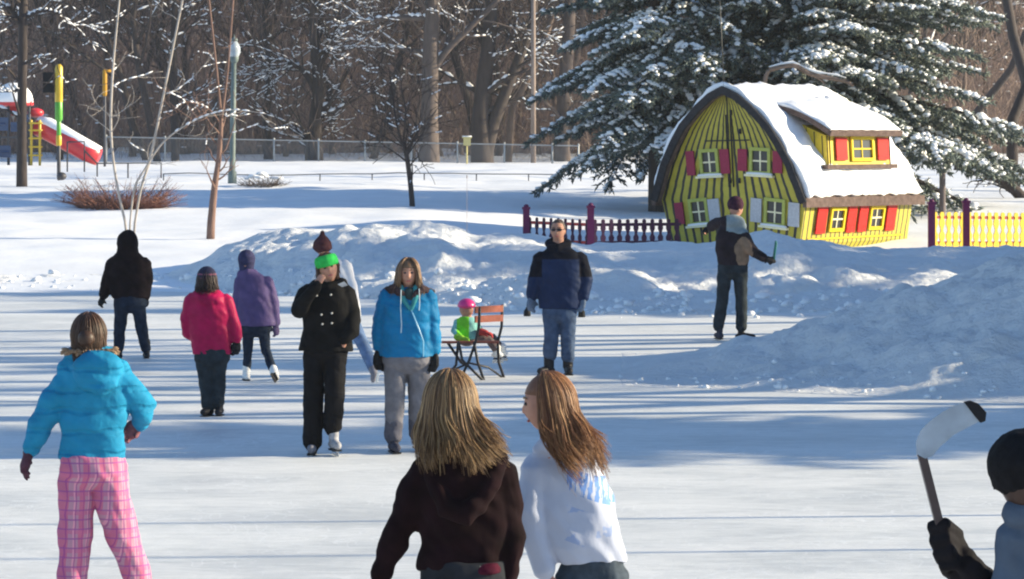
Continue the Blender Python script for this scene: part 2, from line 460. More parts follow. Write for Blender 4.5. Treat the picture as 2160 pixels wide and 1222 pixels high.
def people():
    mats_people()
    V = Vector
    jean = cloth('dark_denim', (.014, .022, .040), .35, 16)
    # ---- girl in the turquoise jacket, skating away
    s = Person('girl in puffy turquoise jacket and pink plaid trousers skating away at far left', 17.9, 205, 1262, 180, .010)
    tq = cloth('turquoise_nylon', (.014, .21, .38), .14, 9, .72, .5, .012); quilt(tq)
    s.head(187, 708, 0, .97, face=False); s.neck(s.P(190, 765), .062)
    arms = [[(150, 778), (128, 830), (92, 885), (66, 948)], [(243, 778), (268, 815), (304, 862, .06), (296, 893, .14)]]
    def ex(mb):
        hc = s.P(207, 780, -.13); mb.ell(hc, (s.m(52), .085, s.m(42)), 18, 12); mb.tube([s.P(160, 775, -.08), s.P(180, 815, -.17), s.P(210, 826, -.19), s.P(240, 812, -.17), s.P(254, 775, -.08)], .028, 10)
        mb.tube([s.P(150, 748, .0), s.P(190, 742, -.08), s.P(232, 748, 0)], [.04, .05, .04], 10)
    seam = [[(119, 965), (270, 968)]]
    s.jacket([(745, 168, 222), (765, 140, 246), (790, 124, 272), (840, 124, 274), (890, 128, 266), (930, 128, 260), (968, 121, 264)],
             arms, (28, 31, 28, 21), tq, disp=wrinkle(.016, 5, 9, 3, .010, 4.6), dep=.6, extra=ex)
    fur = MB(); rg = random.Random(4)
    for i in range(260):
        a = rg.uniform(0, 6.28); c = s.P(190, 741) + V((math.cos(a) * .125, math.sin(a) * .10, 0))
        dr = V((math.cos(a), math.sin(a), rg.uniform(-.4, .7))).normalized() * rg.uniform(.025, .05)
        fur.tube([c, c + dr * .6, c + dr + V((0, 0, -.008))], [.011, .009, .002], 5)
    build('fur_trim', fur, cloth('tan_fur', (.30, .20, .13), .35, 30), s.root)
    belt = MB()
    for yy, a0, a1, q in ((894, 130, 262, .155), (950, 125, 262, .16)):
        belt.tube([s.P(a0 + (a1 - a0) * t, yy + 6 * math.sin(t * 3), -q * math.sin(math.pi * (.12 + .76 * t)) ** .6) for t in [k / 10 for k in range(11)]], .004, 6)
    s.hnd(s.P(62, 952), s.P(45, 1010), (1, .2, 0), -1, cloth('maroon_glove', (.07, .03, .045), .3, 20), 1.05, 14)
    s.hnd(s.P(292, 893, .14), s.P(272, 912, .16), (-.1, -.9, -.3), -1, cloth('rose_glove', (.17, .07, .085), .3, 20), 1.0, 45)
    s.legs([(158, 985), (162, 1045), (158, 1125), (152, 1228)], [(231, 985), (235, 1045), (254, 1120, .02), (292, 1228, .06)], (37, 39, 36, 31), plaid('pink_plaid'),
           hips=[(960, 128, 260), (985, 124, 266), (1000, 124, 268)], disp=wrinkle(.016, 6, 7, 9))
    dk = cloth('grey_skate_leather', (.16, .16, .19), .2, 18)
    s.boot(s.P(152, 1235), s.P(140, 1262, .14), dk, skate=True); s.boot(s.P(297, 1235, .06), s.P(305, 1262, .2), dk, skate=True)
    hm = hairmat('chestnut_hair', (.06, .032, .022), (.10, .055, .035))
    hb = locks(s.hc, s.hM, (.088, .112, .122), 260, s.hc.z - .14, -.012, 3, 50, .005, .004, jitter=.015)
    hb.ell(s.hc + s.hM @ V((0, -.112, -.01)), (.05, .045, .05), 14, 10)
    build('hair', hb, hm, s.root); s.done()

    # ---- hooded person in black
    s = Person('person in black hooded coat facing away with arms loose, near the birch stems', 37.6, 276, 757, 180, .014)
    s.head(270, 512, 0, .95, face=False); s.neck(s.P(270, 545)); blk = cloth('black_wool', (.009, .005, .007), .4, 12)
    def ex(mb):
        mb.ell(s.P(269, 512), (.135, .14, .155), 18, 14); mb.tube([s.P(269, 520), s.P(270, 548)], [.125, .15], 14)
    s.jacket([(535, 243, 296), (552, 232, 312), (580, 228, 316), (615, 230, 316), (630, 238, 313)],
             [[(240, 556), (228, 592), (218, 624)], [(303, 556), (309, 592), (306, 626)]], (17, 15, 11), blk, extra=ex)
    gl = cloth('black_glove', (.015, .015, .018), .4, 20)
    s.hnd(s.P(218, 626), s.P(212, 640), (.5, .5, 0), 1, gl, .95, 30); s.hnd(s.P(306, 628), s.P(308, 645, .03), (-.5, .5, 0), -1, gl, .95, 30)
    s.legs([(257, 636), (253, 690), (250, 738)], [(291, 636), (298, 690), (308, 738)], (17, 13, 11), jean, hips=[(620, 240, 310), (645, 240, 311)])
    s.boot(s.P(251, 742), s.P(247, 755, .1), BLACK_BOOT, skate=True); s.boot(s.P(309, 742), s.P(306, 755, .1), BLACK_BOOT, skate=True); s.done()

    # ---- child in magenta
    s = Person('child in magenta jacket and dark knit hat walking away, one hand in pocket', 29.7, 448, 878, 182, .012)
    mg = cloth('magenta_nylon', (.36, .008, .065), .22, 11, .5, .45, .012)
    s.head(436, 592, 0, .93, face=False); s.neck(s.P(438, 625))
    def ex(mb): mb.tube([s.P(418, 622), s.P(438, 618, -.06), s.P(460, 622)], [.05, .055, .05], 10); mb.ell(s.P(440, 635, -.08), (.13, .06, .07), 16, 10)
    s.jacket([(612, 415, 460), (626, 396, 478), (660, 392, 487), (700, 400, 487), (748, 405, 488)],
             [[(405, 632), (394, 675), (398, 702, .05), (412, 714, .1)], [(476, 634), (490, 675), (499, 716)]], (17, 15, 13, 11), mg, disp=wrinkle(.012, 7, 8, 5), extra=ex)
    s.hnd(s.P(499, 720), s.P(498, 745), (-.6, .4, 0), -1, cloth('black_glove', (.02,) * 3), .95, 25, 1.2)
    s.legs([(427, 748), (434, 806), (440, 858)], [(464, 748), (462, 802), (460, 852)], (18, 15, 14), cloth('black_snow_trouser', (.022, .03, .038), .4, 12),
           hips=[(735, 410, 484), (760, 410, 486)])
    s.boot(s.P(440, 860), s.P(428, 878, -.1), BLACK_BOOT, shaft=.1); s.boot(s.P(462, 857), s.P(466, 874, .1), BLACK_BOOT, shaft=.1)
    hr = locks(s.hc, s.hM, (.083, .1, .115), 110, s.P(0, 620).z, .02, 8, 60, .008, .008, jitter=.02)
    build('hair', hr, hairmat('dark_hair', (.03, .018, .018), (.06, .035, .035)), s.root)
    ht = MB(); ht.ell(s.hc + V((0, 0, .035)), (.097, .113, .105), 20, 14); ht.tube([s.hc + V((-.07, 0, 0)), s.hc + V((-.075, 0, -.07))], [.03, .02], 8); ht.tube([s.hc + V((.07, 0, 0)), s.hc + V((.075, 0, -.07))], [.03, .02], 8)
    s.put('knit_hat', ht, [cloth('navy_knit', (.03, .03, .06), .4, 30), cloth('rose_knit', (.22, .08, .12), .3, 30)], zone=lambda p: 1 if -.01 < p[2] - s.hc.z - .0 < .03 or .055 < p[2] - s.hc.z < .07 else 0)
    s.done()

    # ---- child in purple
    s = Person('child in lavender purple coat and white skates gliding away with one foot lifted', 34.1, 535, 803, 175, .012)
    s.head(520, 552, 0, .92, face=False); s.neck(s.P(522, 580)); pu = cloth('lavender_nylon', (.085, .06, .155), .2, 10, .6, .45, .012)
    def ex(mb): mb.tube([s.P(507, 578), s.P(522, 574, -.04), s.P(537, 578)], [.05, .05, .05], 10)
    s.jacket([(572, 507, 540), (584, 500, 556), (605, 500, 572), (650, 500, 577), (688, 503, 583)],
             [[(508, 592), (502, 635), (505, 675)], [(564, 594), (576, 635), (581, 684, .02)]], (14, 12, 10), pu, extra=ex, disp=wrinkle(.012, 6, 7, 1))
    s.hnd(s.P(505, 678), s.P(506, 694), (.5, .4, 0), 1, cloth('purple_glove', (.08, .06, .13)), .9, 30); s.hnd(s.P(581, 686), s.P(583, 700), (-.5, .4, 0), -1, cloth('purple_glove', (.08, .06, .13)), .9, 30)
    s.legs([(523, 688), (523, 742), (520, 782)], [(556, 688), (561, 740, -.02), (575, 778, -.2)], (14, 10, 8.5), jean, hips=[(675, 508, 575), (697, 508, 574)])
    s.boot(s.P(520, 786), s.P(517, 799, .12), WHITE_BOOT, skate=True, shaft=.07)
    b = MB(); a = s.P(576, 776, -.2); b.tube([a, s.P(578, 786, -.26), s.P(583, 800, -.22)], [.045, .05, .035], 12); o = s.put('ice_skate', b, WHITE_BOOT, .01)
    bl = MB(); bl.bar(s.P(572, 788, -.33), s.P(582, 806, -.27), .006, .03); bl.bar(s.P(575, 788, -.3), s.P(583, 803, -.25), .06, .012, up=(0, -1, .3)); build('blade', bl, BLACK_BOOT, o, False)
    ht = MB(); ht.ell(s.hc + V((0, 0, .03)), (.098, .112, .105), 20, 14); ht.tube([s.hc + V((0, .01, .0)), s.hc + V((0, .01, -.1))], [.095, .08], 14)
    s.put('knit_hat', ht, cloth('navy_fleece', (.035, .035, .085), .3, 25)); s.done()

    # ---- skater in white behind
    s = Person('skater in white jacket and brown pompom hat, half hidden behind the woman in black', 33.0, 712, 812, 195, .012)
    s.head(680, 520, 0, .95, tilt=0, face=False); s.neck(s.P(692, 548)); 
    s.jacket([(545, 682, 712), (560, 672, 730), (590, 672, 748), (630, 680, 757), (668, 692, 763)],
             [[(682, 568), (664, 610), (672, 650)], [(728, 560), (744, 610, -.05), (752, 660, -.1)]], (14, 12, 10), cloth('white_fleece', (.62, .62, .66), .1, 12))
    s.hnd(s.P(672, 652), s.P(676, 668), (.5, .4, 0), 1, gl, .95, 30); s.hnd(s.P(752, 662, -.1), s.P(754, 676, -.1), (-.5, .4, 0), -1, gl, .95, 30)
    s.legs([(712, 665), (700, 730, .15), (700, 786, .05)], [(735, 668), (766, 728, -.12), (786, 776, -.25)], (18, 14, 10), cloth('blue_denim', (.11, .17, .30), .3, 14), hips=[(650, 692, 752), (680, 700, 752)])
    s.boot(s.P(700, 794, .05), s.P(694, 811, .2), BLACK_BOOT, skate=True, shaft=.08)
    b = MB(); b.tube([s.P(785, 774, -.25), s.P(790, 790, -.3), s.P(787, 803, -.3)], [.05, .045, .03], 12); o = s.put('ice_skate', b, cloth('grey_skate_leather', (.2, .2, .24)), .01)
    bl = MB(); bl.bar(s.P(799, 784, -.36), s.P(794, 808, -.34), .006, .03); build('blade', bl, SKATE_BLADE, o, False)
    ht = MB(); ht.ell(s.hc + V((0, 0, .01)), (.102, .112, .095), 20, 14); ht.tube([s.hc + V((0, 0, -.03)), s.hc + V((0, 0, .0))], [.108, .106], 16, caps=False); ht.tube([s.hc + V((0, 0, .04)), s.hc + V((.0, 0, .09)), s.hc + V((-.005, 0, .125))], [.09, .062, .028], 14); ht.ell(s.hc + V((0, 0, .145)), .028, 10, 8)
    s.put('pompom_hat', ht, cloth('brown_knit', (.07, .026, .03), .3, 30)); s.done()

    # ---- woman in black coat, hand at her face
    s = Person('woman in black button coat and green headband holding her hand to her mouth', 26.0, 682, 960, 10, .010)
    hm = hairmat('auburn_hair', (.07, .035, .025), (.12, .07, .05)); s.brow = hm
    s.head(692, 566, -.02, 1.0, tilt=15, yaw=8); s.neck(s.P(690, 605))
    bk = cloth('black_coat', (.006, .006, .007), .35, 12)
    def ex(mb):
        mb.tube([s.P(664, 602), s.P(692, 606, -.07), s.P(722, 598)], [.05, .045, .05], 12); mb.tube([s.P(664, 602, .05), s.P(692, 596, .09), s.P(722, 598, .04)], [.05, .05, .05], 12)
    s.jacket([(598, 668, 720), (610, 648, 735), (630, 634, 742), (665, 636, 742), (695, 640, 742), (722, 632, 744), (740, 628, 746)],
             [[(648, 618), (634, 650, -.08), (632, 655, -.12), (652, 622, -.24), (668, 602, -.25)], [(729, 618), (743, 660), (741, 700, -.08), (728, 715, -.12)]], (21, 19, 18, 14, 12), bk, extra=ex)
    s.hnd(s.P(669, 602, -.25), s.P(682, 578, -.19), (.35, .9, .1), 1, None, 1.0, 32)
    s.hnd(s.P(728, 717, -.12), s.P(722, 730, -.1), (0, .9, .1), -1, None, .9, 20)
    for (x, y) in ((668, 624), (698, 622), (678, 664), (700, 661), (680, 684), (700, 682)):
        build('button', flat_disc(s.P(x, y, -.185 if y < 640 else -.178), (0, 1, 0), .009, .018), plain('pearl_button', (.42, .41, .39), .3), s.root)
    cl = MB(); M = Matrix.Rotation(R(90), 3, 'X')
    for pts in (((712, 600), (726, 594), (734, 602), (722, 606)), ):
        cl.add([s.P(x, y, -.13) for x, y in pts] + [s.P(x, y, -.115) for x, y in pts], [tuple(range(len(pts))), tuple(range(2 * len(pts) - 1, len(pts) - 1, -1))] + [(k, (k + 1) % len(pts), len(pts) + (k + 1) % len(pts), len(pts) + k) for k in range(len(pts))])
    build('collar_lining', cl, cloth('light_lining', (.45, .43, .42)), s.root, False)
    s.legs([(664, 735), (661, 840, .02), (659, 938)], [(708, 735), (706, 830, -.08), (702, 902, -.02)], (25, 22, 20.5), cloth('black_twill', (.006, .006, .008), .4, 12), hips=[(715, 640, 735), (745, 640, 734)])
    s.boot(s.P(659, 940), s.P(656, 958, -.12), cloth('grey_skate_leather', (.3, .3, .33)), skate=True, shaft=.05)
    s.boot(s.P(704, 920, -.04), s.P(713, 950, -.16), cloth('light_grey_leather', (.33, .33, .36)), skate=True, shaft=.1)
    hr = locks(s.hc, s.hM, (.084, .103, .122), 110, s.P(0, 590).z, .0, 18, 75, .007, .008); build('hair', hr, hm, s.root)
    hb = MB(); c = s.hc + s.hM @ V((0, -.005, .055)); rings = []
    for zz, rr in ((-.035, 1.04), (-.02, 1.09), (.02, 1.07), (.05, .93), (.06, .6)):
        rings.append([c + s.hM @ V((math.cos(2 * math.pi * k / 28) * .093 * rr, math.sin(2 * math.pi * k / 28) * .112 * rr, zz)) for k in range(28)])
    hb.loft(rings); build('headband', hb, cloth('green_knit', (.03, .42, .08), .2, 26), s.root); s.done()

    # ---- woman in blue jacket
    s = Person('woman in bright blue jacket with black gloves and grey trousers facing the camera', 26.2, 856, 958, 2, .010)
    hm = hairmat('sandy_hair', (.17, .10, .06), (.34, .22, .14)); s.brow = hm
    s.head(861, 578, -.02, 1.0, yaw=4); s.neck(s.P(860, 615))
    bl = cloth('cobalt_nylon', (.006, .15, .33), .16, 9, .6, .5, .012); quilt(bl, 1.7, .02, .4)
    def ex(mb): pass
    s.jacket([(606, 842, 880), (616, 820, 902), (632, 806, 912), (665, 800, 914), (700, 800, 912), (735, 800, 916), (752, 796, 918)],
             [[(815, 628), (804, 675), (800, 712), (801, 738)], [(902, 628), (911, 675), (914, 710), (914, 744)]], (20, 18, 17, 14), bl, disp=wrinkle(.014, 7, 10, 2), extra=ex)
    co = MB(); co.tube([s.P(812, 618, .04), s.P(835, 608, -.07), s.P(850, 625, -.13)], [.04, .05, .02], 10); co.tube([s.P(910, 620, .04), s.P(888, 608, -.07), s.P(872, 625, -.13)], [.035, .04, .02], 10); co.tube([s.P(812, 618, .04), s.P(860, 606, .12), s.P(910, 618, .04)], [.04, .055, .035], 10)
    s.put('fur_hood_trim', co, cloth('dark_brown_fur', (.05, .032, .035), .5, 40), .01, 1, wrinkle(.012, 30, 30))
    inn = MB(); inn.tube([s.P(845, 606, -.07), s.P(850, 630, -.125), s.P(866, 655, -.155)], [.03, .026, .012], 10); inn.tube([s.P(878, 606, -.07), s.P(876, 630, -.125), s.P(868, 655, -.155)], [.03, .026, .012], 10)
    s.put('hoodie_collar', inn, cloth('teal_fleece', (.04, .22, .24), .2, 20), .008)
    shirt = MB(); shirt.ell(s.P(864, 628, -.09), (.055, .04, .09), 14, 10); build('shirt', shirt, cloth('dark_shirt', (.03, .05, .05)), s.root)
    for pa in ([(846, 612, -.13), (845, 650, -.18), (847, 685, -.18), (846, 702, -.185)], [(884, 610, -.12), (885, 640, -.175), (884, 655, -.175)]):
        q = MB(); q.tube(s.pts(pa), .0045, 6); build('drawstring', q, plain('pale_cord', (.5, .62, .66)), s.root)
    q = MB(); q.tube(s.pts([(868, 655, -.172), (882, 690, -.175), (893, 720, -.17), (893, 752, -.165)]), .006, 6); build('zip', q, plain('pale_blue_zip', (.22, .48, .66), .3), s.root)
    bg = cloth('black_glove', (.006, .006, .008))
    s.hnd(s.P(801, 742), s.P(799, 790), (.6, -.4, 0), -1, bg, 1.1, 24, 1.35); s.hnd(s.P(914, 746), s.P(911, 792), (-.6, -.4, 0), 1, bg, 1.1, 24, 1.35)
    s.legs([(833, 750), (833, 850, -.02), (829, 925)], [(884, 750), (882, 850, .06), (880, 918, .1)], (26, 21, 19), [cloth('grey_sweat', (.15, .145, .165), .2, 12), cloth('dark_gaiter', (.085, .085, .11), .2, 20)],
           hips=[(740, 806, 908), (765, 806, 910)], zone=lambda p: 0 if p[2] > s.P(0, 888).z + .012 * math.sin(p[0] * 60) else 1)
    s.boot(s.P(829, 925), s.P(838, 955, -.16), cloth('charcoal_boot', (.05, .05, .07)), skate=True, shaft=.08); s.boot(s.P(880, 915, .1), s.P(884, 945, -.0), cloth('charcoal_boot', (.05, .05, .07)), skate=True, shaft=.08)
    hr = locks(s.hc, s.hM, (.088, .106, .124), 260, s.P(0, 622).z, .045, 28, 48, .0075, .016, jitter=.05); build('hair', hr, hm, s.root); s.done()

    # ---- man in navy
    s = Person('tall man in navy winter coat, jeans and sunglasses standing alone on the ice', 35.0, 1178, 792, -5, .012)
    hm = hairmat('short_dark_hair', (.05, .035, .03), (.09, .06, .05)); s.brow = hm
    s.head(1177, 487, -.02, 1.05, yaw=-12); s.neck(s.P(1178, 522), .06)
    nav = cloth('navy_nylon', (.011, .023, .068), .2, 8, .6, .4, .01); drk = cloth('black_navy_yoke', (.006, .007, .014), .3, 10)
    def ex(mb): mb.tube([s.P(1160, 516, .02), s.P(1178, 522, -.09), s.P(1197, 516, .02)], [.055, .045, .055], 12); mb.tube([s.P(1158, 514, .04), s.P(1178, 506, .09), s.P(1198, 514, .04)], [.055, .05, .055], 12)
    hz = s.P(0, 547).z; ez = s.P(0, 585).z; cx = s.P(1182, 0).x
    s.jacket([(520, 1160, 1198), (532, 1142, 1218), (550, 1132, 1230), (590, 1134, 1230), (625, 1136, 1228), (652, 1136, 1228)],
             [[(1142, 545), (1128, 590), (1122, 626)], [(1222, 545), (1236, 590), (1230, 628, -.03)]], (18, 15.5, 13), [nav, drk], extra=ex,
             zone=lambda p: 1 if (p[2] > hz or (abs(p[0] - cx) > .21 and p[2] > ez)) else 0, dep=.6)
    gg = cloth('grey_blue_glove', (.13, .17, .24))
    s.hnd(s.P(1122, 628), s.P(1119, 655), (.6, -.4, 0), -1, gg, 1.1, 22, 1.3); s.hnd(s.P(1229, 630, -.03), s.P(1222, 655, -.04), (-.6, -.4, 0), 1, gg, 1.1, 22, 1.3)
    s.legs([(1162, 648), (1163, 705), (1160, 752)], [(1198, 648), (1198, 705), (1198, 757)], (19, 16, 15), cloth('faded_denim', (.055, .085, .15), .35, 12), hips=[(640, 1143, 1218), (665, 1143, 1217)])
    s.boot(s.P(1158, 758), s.P(1138, 790, -.12), BLACK_BOOT, 1.1, shaft=.17, r=.062); s.boot(s.P(1198, 758), s.P(1202, 790, -.17), BLACK_BOOT, 1.1, shaft=.15, r=.062)
    hr = MB(); hr.ell(s.hc + s.hM @ V((0, -.014, .03)), (.085, .104, .104), 20, 14, s.hM, fn=lambda d: (1, 1, 1) if (d.y < .4 or d.z > .62) else (.85, .8, .9)); s.put('hair', hr, hm, .008, 1, wrinkle(.006, 40, 40))
    gz = MB()
    for sx in (-1, 1): gz.ell(s.hc + s.hM @ V((sx * .034, .094, .012)), (.029, .012, .018), 12, 8, s.hM); gz.tube([s.hc + s.hM @ V((sx * .06, .085, .016)), s.hc + s.hM @ V((sx * .085, .0, .016))], .004, 6)
    gz.tube([s.hc + s.hM @ V((-.01, .1, .018)), s.hc + s.hM @ V((.01, .1, .018))], .004, 6); build('sunglasses', gz, plain('dark_lens', (.02, .01, .012), .12), s.root); s.done()

    # ---- hockey skater
    s = Person('skater in dark jacket with pale shoulders, one arm thrown back, in front of the house', 41.0, 1540, 718, 120, .013)
    s.brow = hm; s.head(1553, 440, 0, 1.0); s.neck(s.P(1550, 466))
    bj = cloth('brown_black_nylon', (.022, .016, .022), .3, 10); gj = cloth('pale_grey_nylon', (.24, .29, .31), .15, 12); be = cloth('beige_nylon', (.24, .16, .11), .2, 12)
    def ex(mb): mb.ell(s.P(1545, 468, -.05), (.17, .12, .1), 18, 12)
    z1 = s.P(0, 492).z; z2 = s.P(0, 522).z; x1 = s.P(1550, 0).x; x0 = s.P(1531, 0).x
    s.jacket([(462, 1534, 1566), (474, 1520, 1574), (495, 1510, 1576), (525, 1508, 1579), (552, 1514, 1580), (560, 1516, 1578)],
             [[(1528, 470, .05), (1512, 472, .22), (1500, 478, .4)], [(1564, 492, -.08), (1580, 520, -.14), (1592, 534, -.12), (1612, 545, -.08)]], (14, 13, 11.5, 9.5), [bj, gj, be], extra=ex,
             zone=lambda p: (1 if p[2] > z1 + .05 * noise.noise(Vector(p) * 6) and p[0] > x0 and p[1] < .2 else (2 if abs((p[0] - x1 - .10) / .12) ** 2 + abs((p[2] - z2 + .05) / .2) ** 2 < 1 + .5 * noise.noise(Vector(p) * 8) else 0)), dep=.72)
    s.hnd(s.P(1500, 478, .4), s.P(1490, 484, .45), (0, 0, -1), 1, gl, 1.1, 40); s.hnd(s.P(1612, 545, -.08), s.P(1622, 548, -.06), (.1, .3, -1), 1, gl, 1.15, 70, 1.3)
    s.legs([(1530, 562), (1524, 630), (1515, 690)], [(1561, 562), (1564, 630), (1564, 692)], (17, 13, 12), cloth('black_snow_trouser', (.022, .03, .038)), hips=[(550, 1515, 1577), (575, 1514, 1578)])
    s.boot(s.P(1518, 700), s.P(1510, 713, .1), cloth('charcoal_boot', (.05, .05, .07)), skate=True, shaft=.06); s.boot(s.P(1563, 700), s.P(1590, 716, -.05), BLACK_BOOT, skate=True, shaft=.06)
    ht = MB(); ht.ell(s.hc + V((-.01, 0, .055)), (.112, .108, .115), 20, 14); s.put('knit_hat', ht, cloth('plum_knit', (.05, .018, .035), .4, 28)); s.done()
    st = empty('hockey_stick', at(1612, 545, 40.92), 0, 'short dark hockey stick with green blade held out by the skater near the house', 'hockey stick')
    o = at(1612, 545, 40.92); q = MB(); q.tube([at(1604, 548, 40.9) - o, at(1633, 543, 40.95) - o], .014, 8); build('shaft', q, plain('black_shaft', (.02, .02, .03)), st)
    q = MB(); q.bar(at(1632, 546, 40.95) - o, at(1637, 511, 40.8) - o, .02, .06); build('blade', q, plain('green_blade', (.04, .20, .16)), st)

    # ---- girl with long blond hair, dark hoodie
    s = Person('girl with long blond hair and dark maroon hoodie seen from behind', 12.5, 975, 1670, 180, .008)
    s.head(950, 852, 0, 1.0, face=False); s.neck(s.P(960, 935)); mr = cloth('maroon_fleece', (.010, .0035, .005), .6, 7, .95, .3, .01)
    def ex(mb):
        mb.tube([s.P(905, 1000, -.11), s.P(940, 1070, -.15), s.P(985, 1085, -.16), s.P(1035, 1030, -.14), s.P(1055, 960, -.06)], [.03, .045, .05, .045, .03], 12)
        mb.ell(s.P(975, 1020, -.1), (.13, .06, .12), 18, 12)
    s.jacket([(930, 925, 1000), (950, 900, 1035), (985, 872, 1068), (1040, 872, 1078), (1100, 880, 1078), (1150, 884, 1072), (1200, 882, 1072)],
             [[(905, 990), (868, 1060), (838, 1130), (806, 1215)], [(1050, 995), (1075, 1070), (1082, 1130), (1070, 1225)]], (40, 36, 32, 25), mr, disp=wrinkle(.018, 6, 8, 7), extra=ex, dep=.6)
    sh = MB(); s.torso_mb(sh, [(1184, 1000, 1052), (1200, 990, 1058), (1207, 990, 1056)], .9, dd=-.05); s.put('shirt_tail', sh, cloth('magenta_cotton', (.05, .004, .015), .3, 18), disp=wrinkle(.006, 9, 12))
    s.hnd(s.P(803, 1222), s.P(790, 1270), (.5, .5, 0), 1, None, 1.0, 25); s.hnd(s.P(1068, 1232), s.P(1064, 1280), (-.5, .5, 0), -1, None, 1.0, 25)
    s.legs([(935, 1205), (935, 1400), (935, 1600)], [(1020, 1205), (1022, 1400), (1024, 1600)], (50, 38, 32), cloth('black_denim', (.02, .022, .028)), hips=[(1180, 888, 1066), (1240, 885, 1068)])
    s.boot(s.P(935, 1610), s.P(930, 1668, .16), WHITE_BOOT, skate=True); s.boot(s.P(1024, 1610), s.P(1030, 1668, .16), WHITE_BOOT, skate=True)
    hm = hairmat('blond_hair', (.13, .068, .032), (.42, .28, .14), (.045, .024, .015))
    hr = locks(s.hc, s.hM, (.100, .118, .128), 1100, s.P(0, 962).z, .090, 41, 40, .0032, .012, jitter=.055, sway=(.060, -.02), fine=6)
    rings = []
    for k in range(9):
        t = k / 8; z = s.hc.z + .02 - t * (s.hc.z - s.P(0, 955).z); w = .095 + .075 * t ** .8
        rings.append(ring_sec(s.hc.x + .02 * t * t, s.hc.y - .015 + .03 * t, z, w, w * (1 - .25 * t), 0, 28, 1))
    hr.loft(rings[::-1]); build('hair', hr, hm, s.root); s.done()

    # ---- girl in pale sweatshirt, face in profile
    global PR
    s = Person('girl in white sweatshirt with blue lettering turning her face to the left', 13.0, 1230, 1630, 200, .008)
    s.brow = hm; s.head(1156, 852, 0, 1.06, yaw=-100, nod=8); s.neck(s.P(1165, 945))
    p0, p1 = s.P(1195, 985), s.P(1300, 1050); q0, q1 = s.P(1210, 1080), s.P(1260, 1130)
    ax = lambda v: v.z + .35 * v.x
    PR = (p0.x, p1.x, ax(s.P(1240, 1048)), ax(s.P(1240, 996)), s.P(1190, 0).x, s.P(1290, 0).x, ax(s.P(1240, 1150)), ax(s.P(1240, 1075)))
    def ex(mb):
        mb.tube([s.P(1135, 945, -.03), s.P(1175, 935, -.09), s.P(1215, 945, -.02)], [.04, .05, .04], 12)
    s.jacket([(925, 1140, 1205), (945, 1122, 1228), (980, 1102, 1250), (1040, 1104, 1276), (1100, 1115, 1296), (1150, 1128, 1312), (1185, 1165, 1322)],
             [[(1132, 990, -.02), (1122, 1080, -.05), (1130, 1140, -.06), (1152, 1205, -.06)], [(1228, 985, .08), (1262, 1060, .16), (1275, 1120, .2), (1255, 1190, .25)]], (38, 34, 30, 24), sweat_print('printed_fleece'),
             disp=wrinkle(.017, 6, 7, 12), extra=ex, dep=.62)
    s.hnd(s.P(1155, 1212, -.06), s.P(1168, 1255, -.06), (.5, .5, 0), 1, None, 1.0, 25); s.hnd(s.P(1252, 1196, .25), s.P(1245, 1240, .27), (-.5, .5, 0), -1, None, 1.0, 25)
    s.legs([(1215, 1215), (1212, 1400), (1205, 1570)], [(1278, 1210), (1285, 1400), (1280, 1570)], (48, 38, 32), cloth('slate_denim', (.05, .065, .085), .3, 16), hips=[(1178, 1190, 1316), (1240, 1178, 1318)])
    s.boot(s.P(1205, 1580), s.P(1195, 1628, .16), WHITE_BOOT, skate=True); s.boot(s.P(1280, 1580), s.P(1290, 1628, .16), WHITE_BOOT, skate=True)
    hm2 = hairmat('strawberry_hair', (.17, .07, .035), (.42, .23, .10), (.07, .03, .018))
    hr = locks(s.hc, s.hM, (.094, .112, .126), 850, s.P(0, 965).z, .046, 52, 78, .0032, .020, jitter=.07, sway=(.085, -.03), fine=6)
    build('hair', hr, hm2, s.root); s.done()

    # ---- boy at the right edge with stick
    s = Person('boy in black knit hat and grey-blue jacket cut off by the right edge', 9.5, 2205, 1930, 188, .008)
    s.brow = EYE; s.head(2168, 1005, 0, 1.05, face=False, yaw=210); s.neck(s.P(2180, 1090), .062)
    s.jacket([(1075, 2140, 2232), (1100, 2126, 2275), (1150, 2122, 2320), (1260, 2124, 2330), (1400, 2124, 2330), (1500, 2120, 2335)],
             [[(2150, 1130), (2125, 1250, .02), (2100, 1300, .12), (2052, 1238, .16)], [(2310, 1140), (2345, 1280), (2340, 1420, .05)]], (48, 42, 36, 28), cloth('slate_blue_nylon', (.07, .095, .14), .2, 9, .8), disp=wrinkle(.012, 6, 7, 12), dep=.6,
             extra=lambda mb: mb.tube([s.P(2140, 1085, -.02), s.P(2190, 1078, -.08), s.P(2240, 1085)], [.045, .05, .045], 12))
    bgl = cloth('black_padded_leather', (.008, .007, .010), .4, 16, .8)
    g = MB(); w = s.P(2052, 1238, .16)
    g.tube([w + V((.06, .0, -.06)), w, s.P(2028, 1195, .14)], [.066, .062, .055], 14)
    for (x, y, r_) in ((2050, 1202, .045), (2072, 1226, .05), (2035, 1180, .04), (2094, 1250, .052)): g.ell(s.P(x, y, .10), r_, 14, 10)
    for i, (x, y) in enumerate(((1968, 1112), (1972, 1140), (1980, 1168), (1992, 1192))):
        a = s.P(x + 52, y + 18, .12); b_ = s.P(x + 26, y - 6, .06); c_ = s.P(x, y, .09); d_ = s.P(x + 6, y + 14, .16)
        g.tube([a, b_, c_, d_], [.024, .024, .023, .02], 10)
    g.tube([s.P(2030, 1190, .14), s.P(2012, 1150, .12), s.P(1992, 1110, .10)], [.045, .04, .028], 12)
    s.put('hockey_glove', g, bgl, .007, 2)
    hand(s.body, s.P(2040, 1215, .15), s.P(1995, 1130, .1) - s.P(2040, 1215, .15), (-.6, .7, 0), 1, 1.0, 55)
    s.hnd(s.P(2340, 1425, .05), s.P(2335, 1490, .05), (-.5, .5, 0), -1, bgl, 1.1, 30, 1.3)
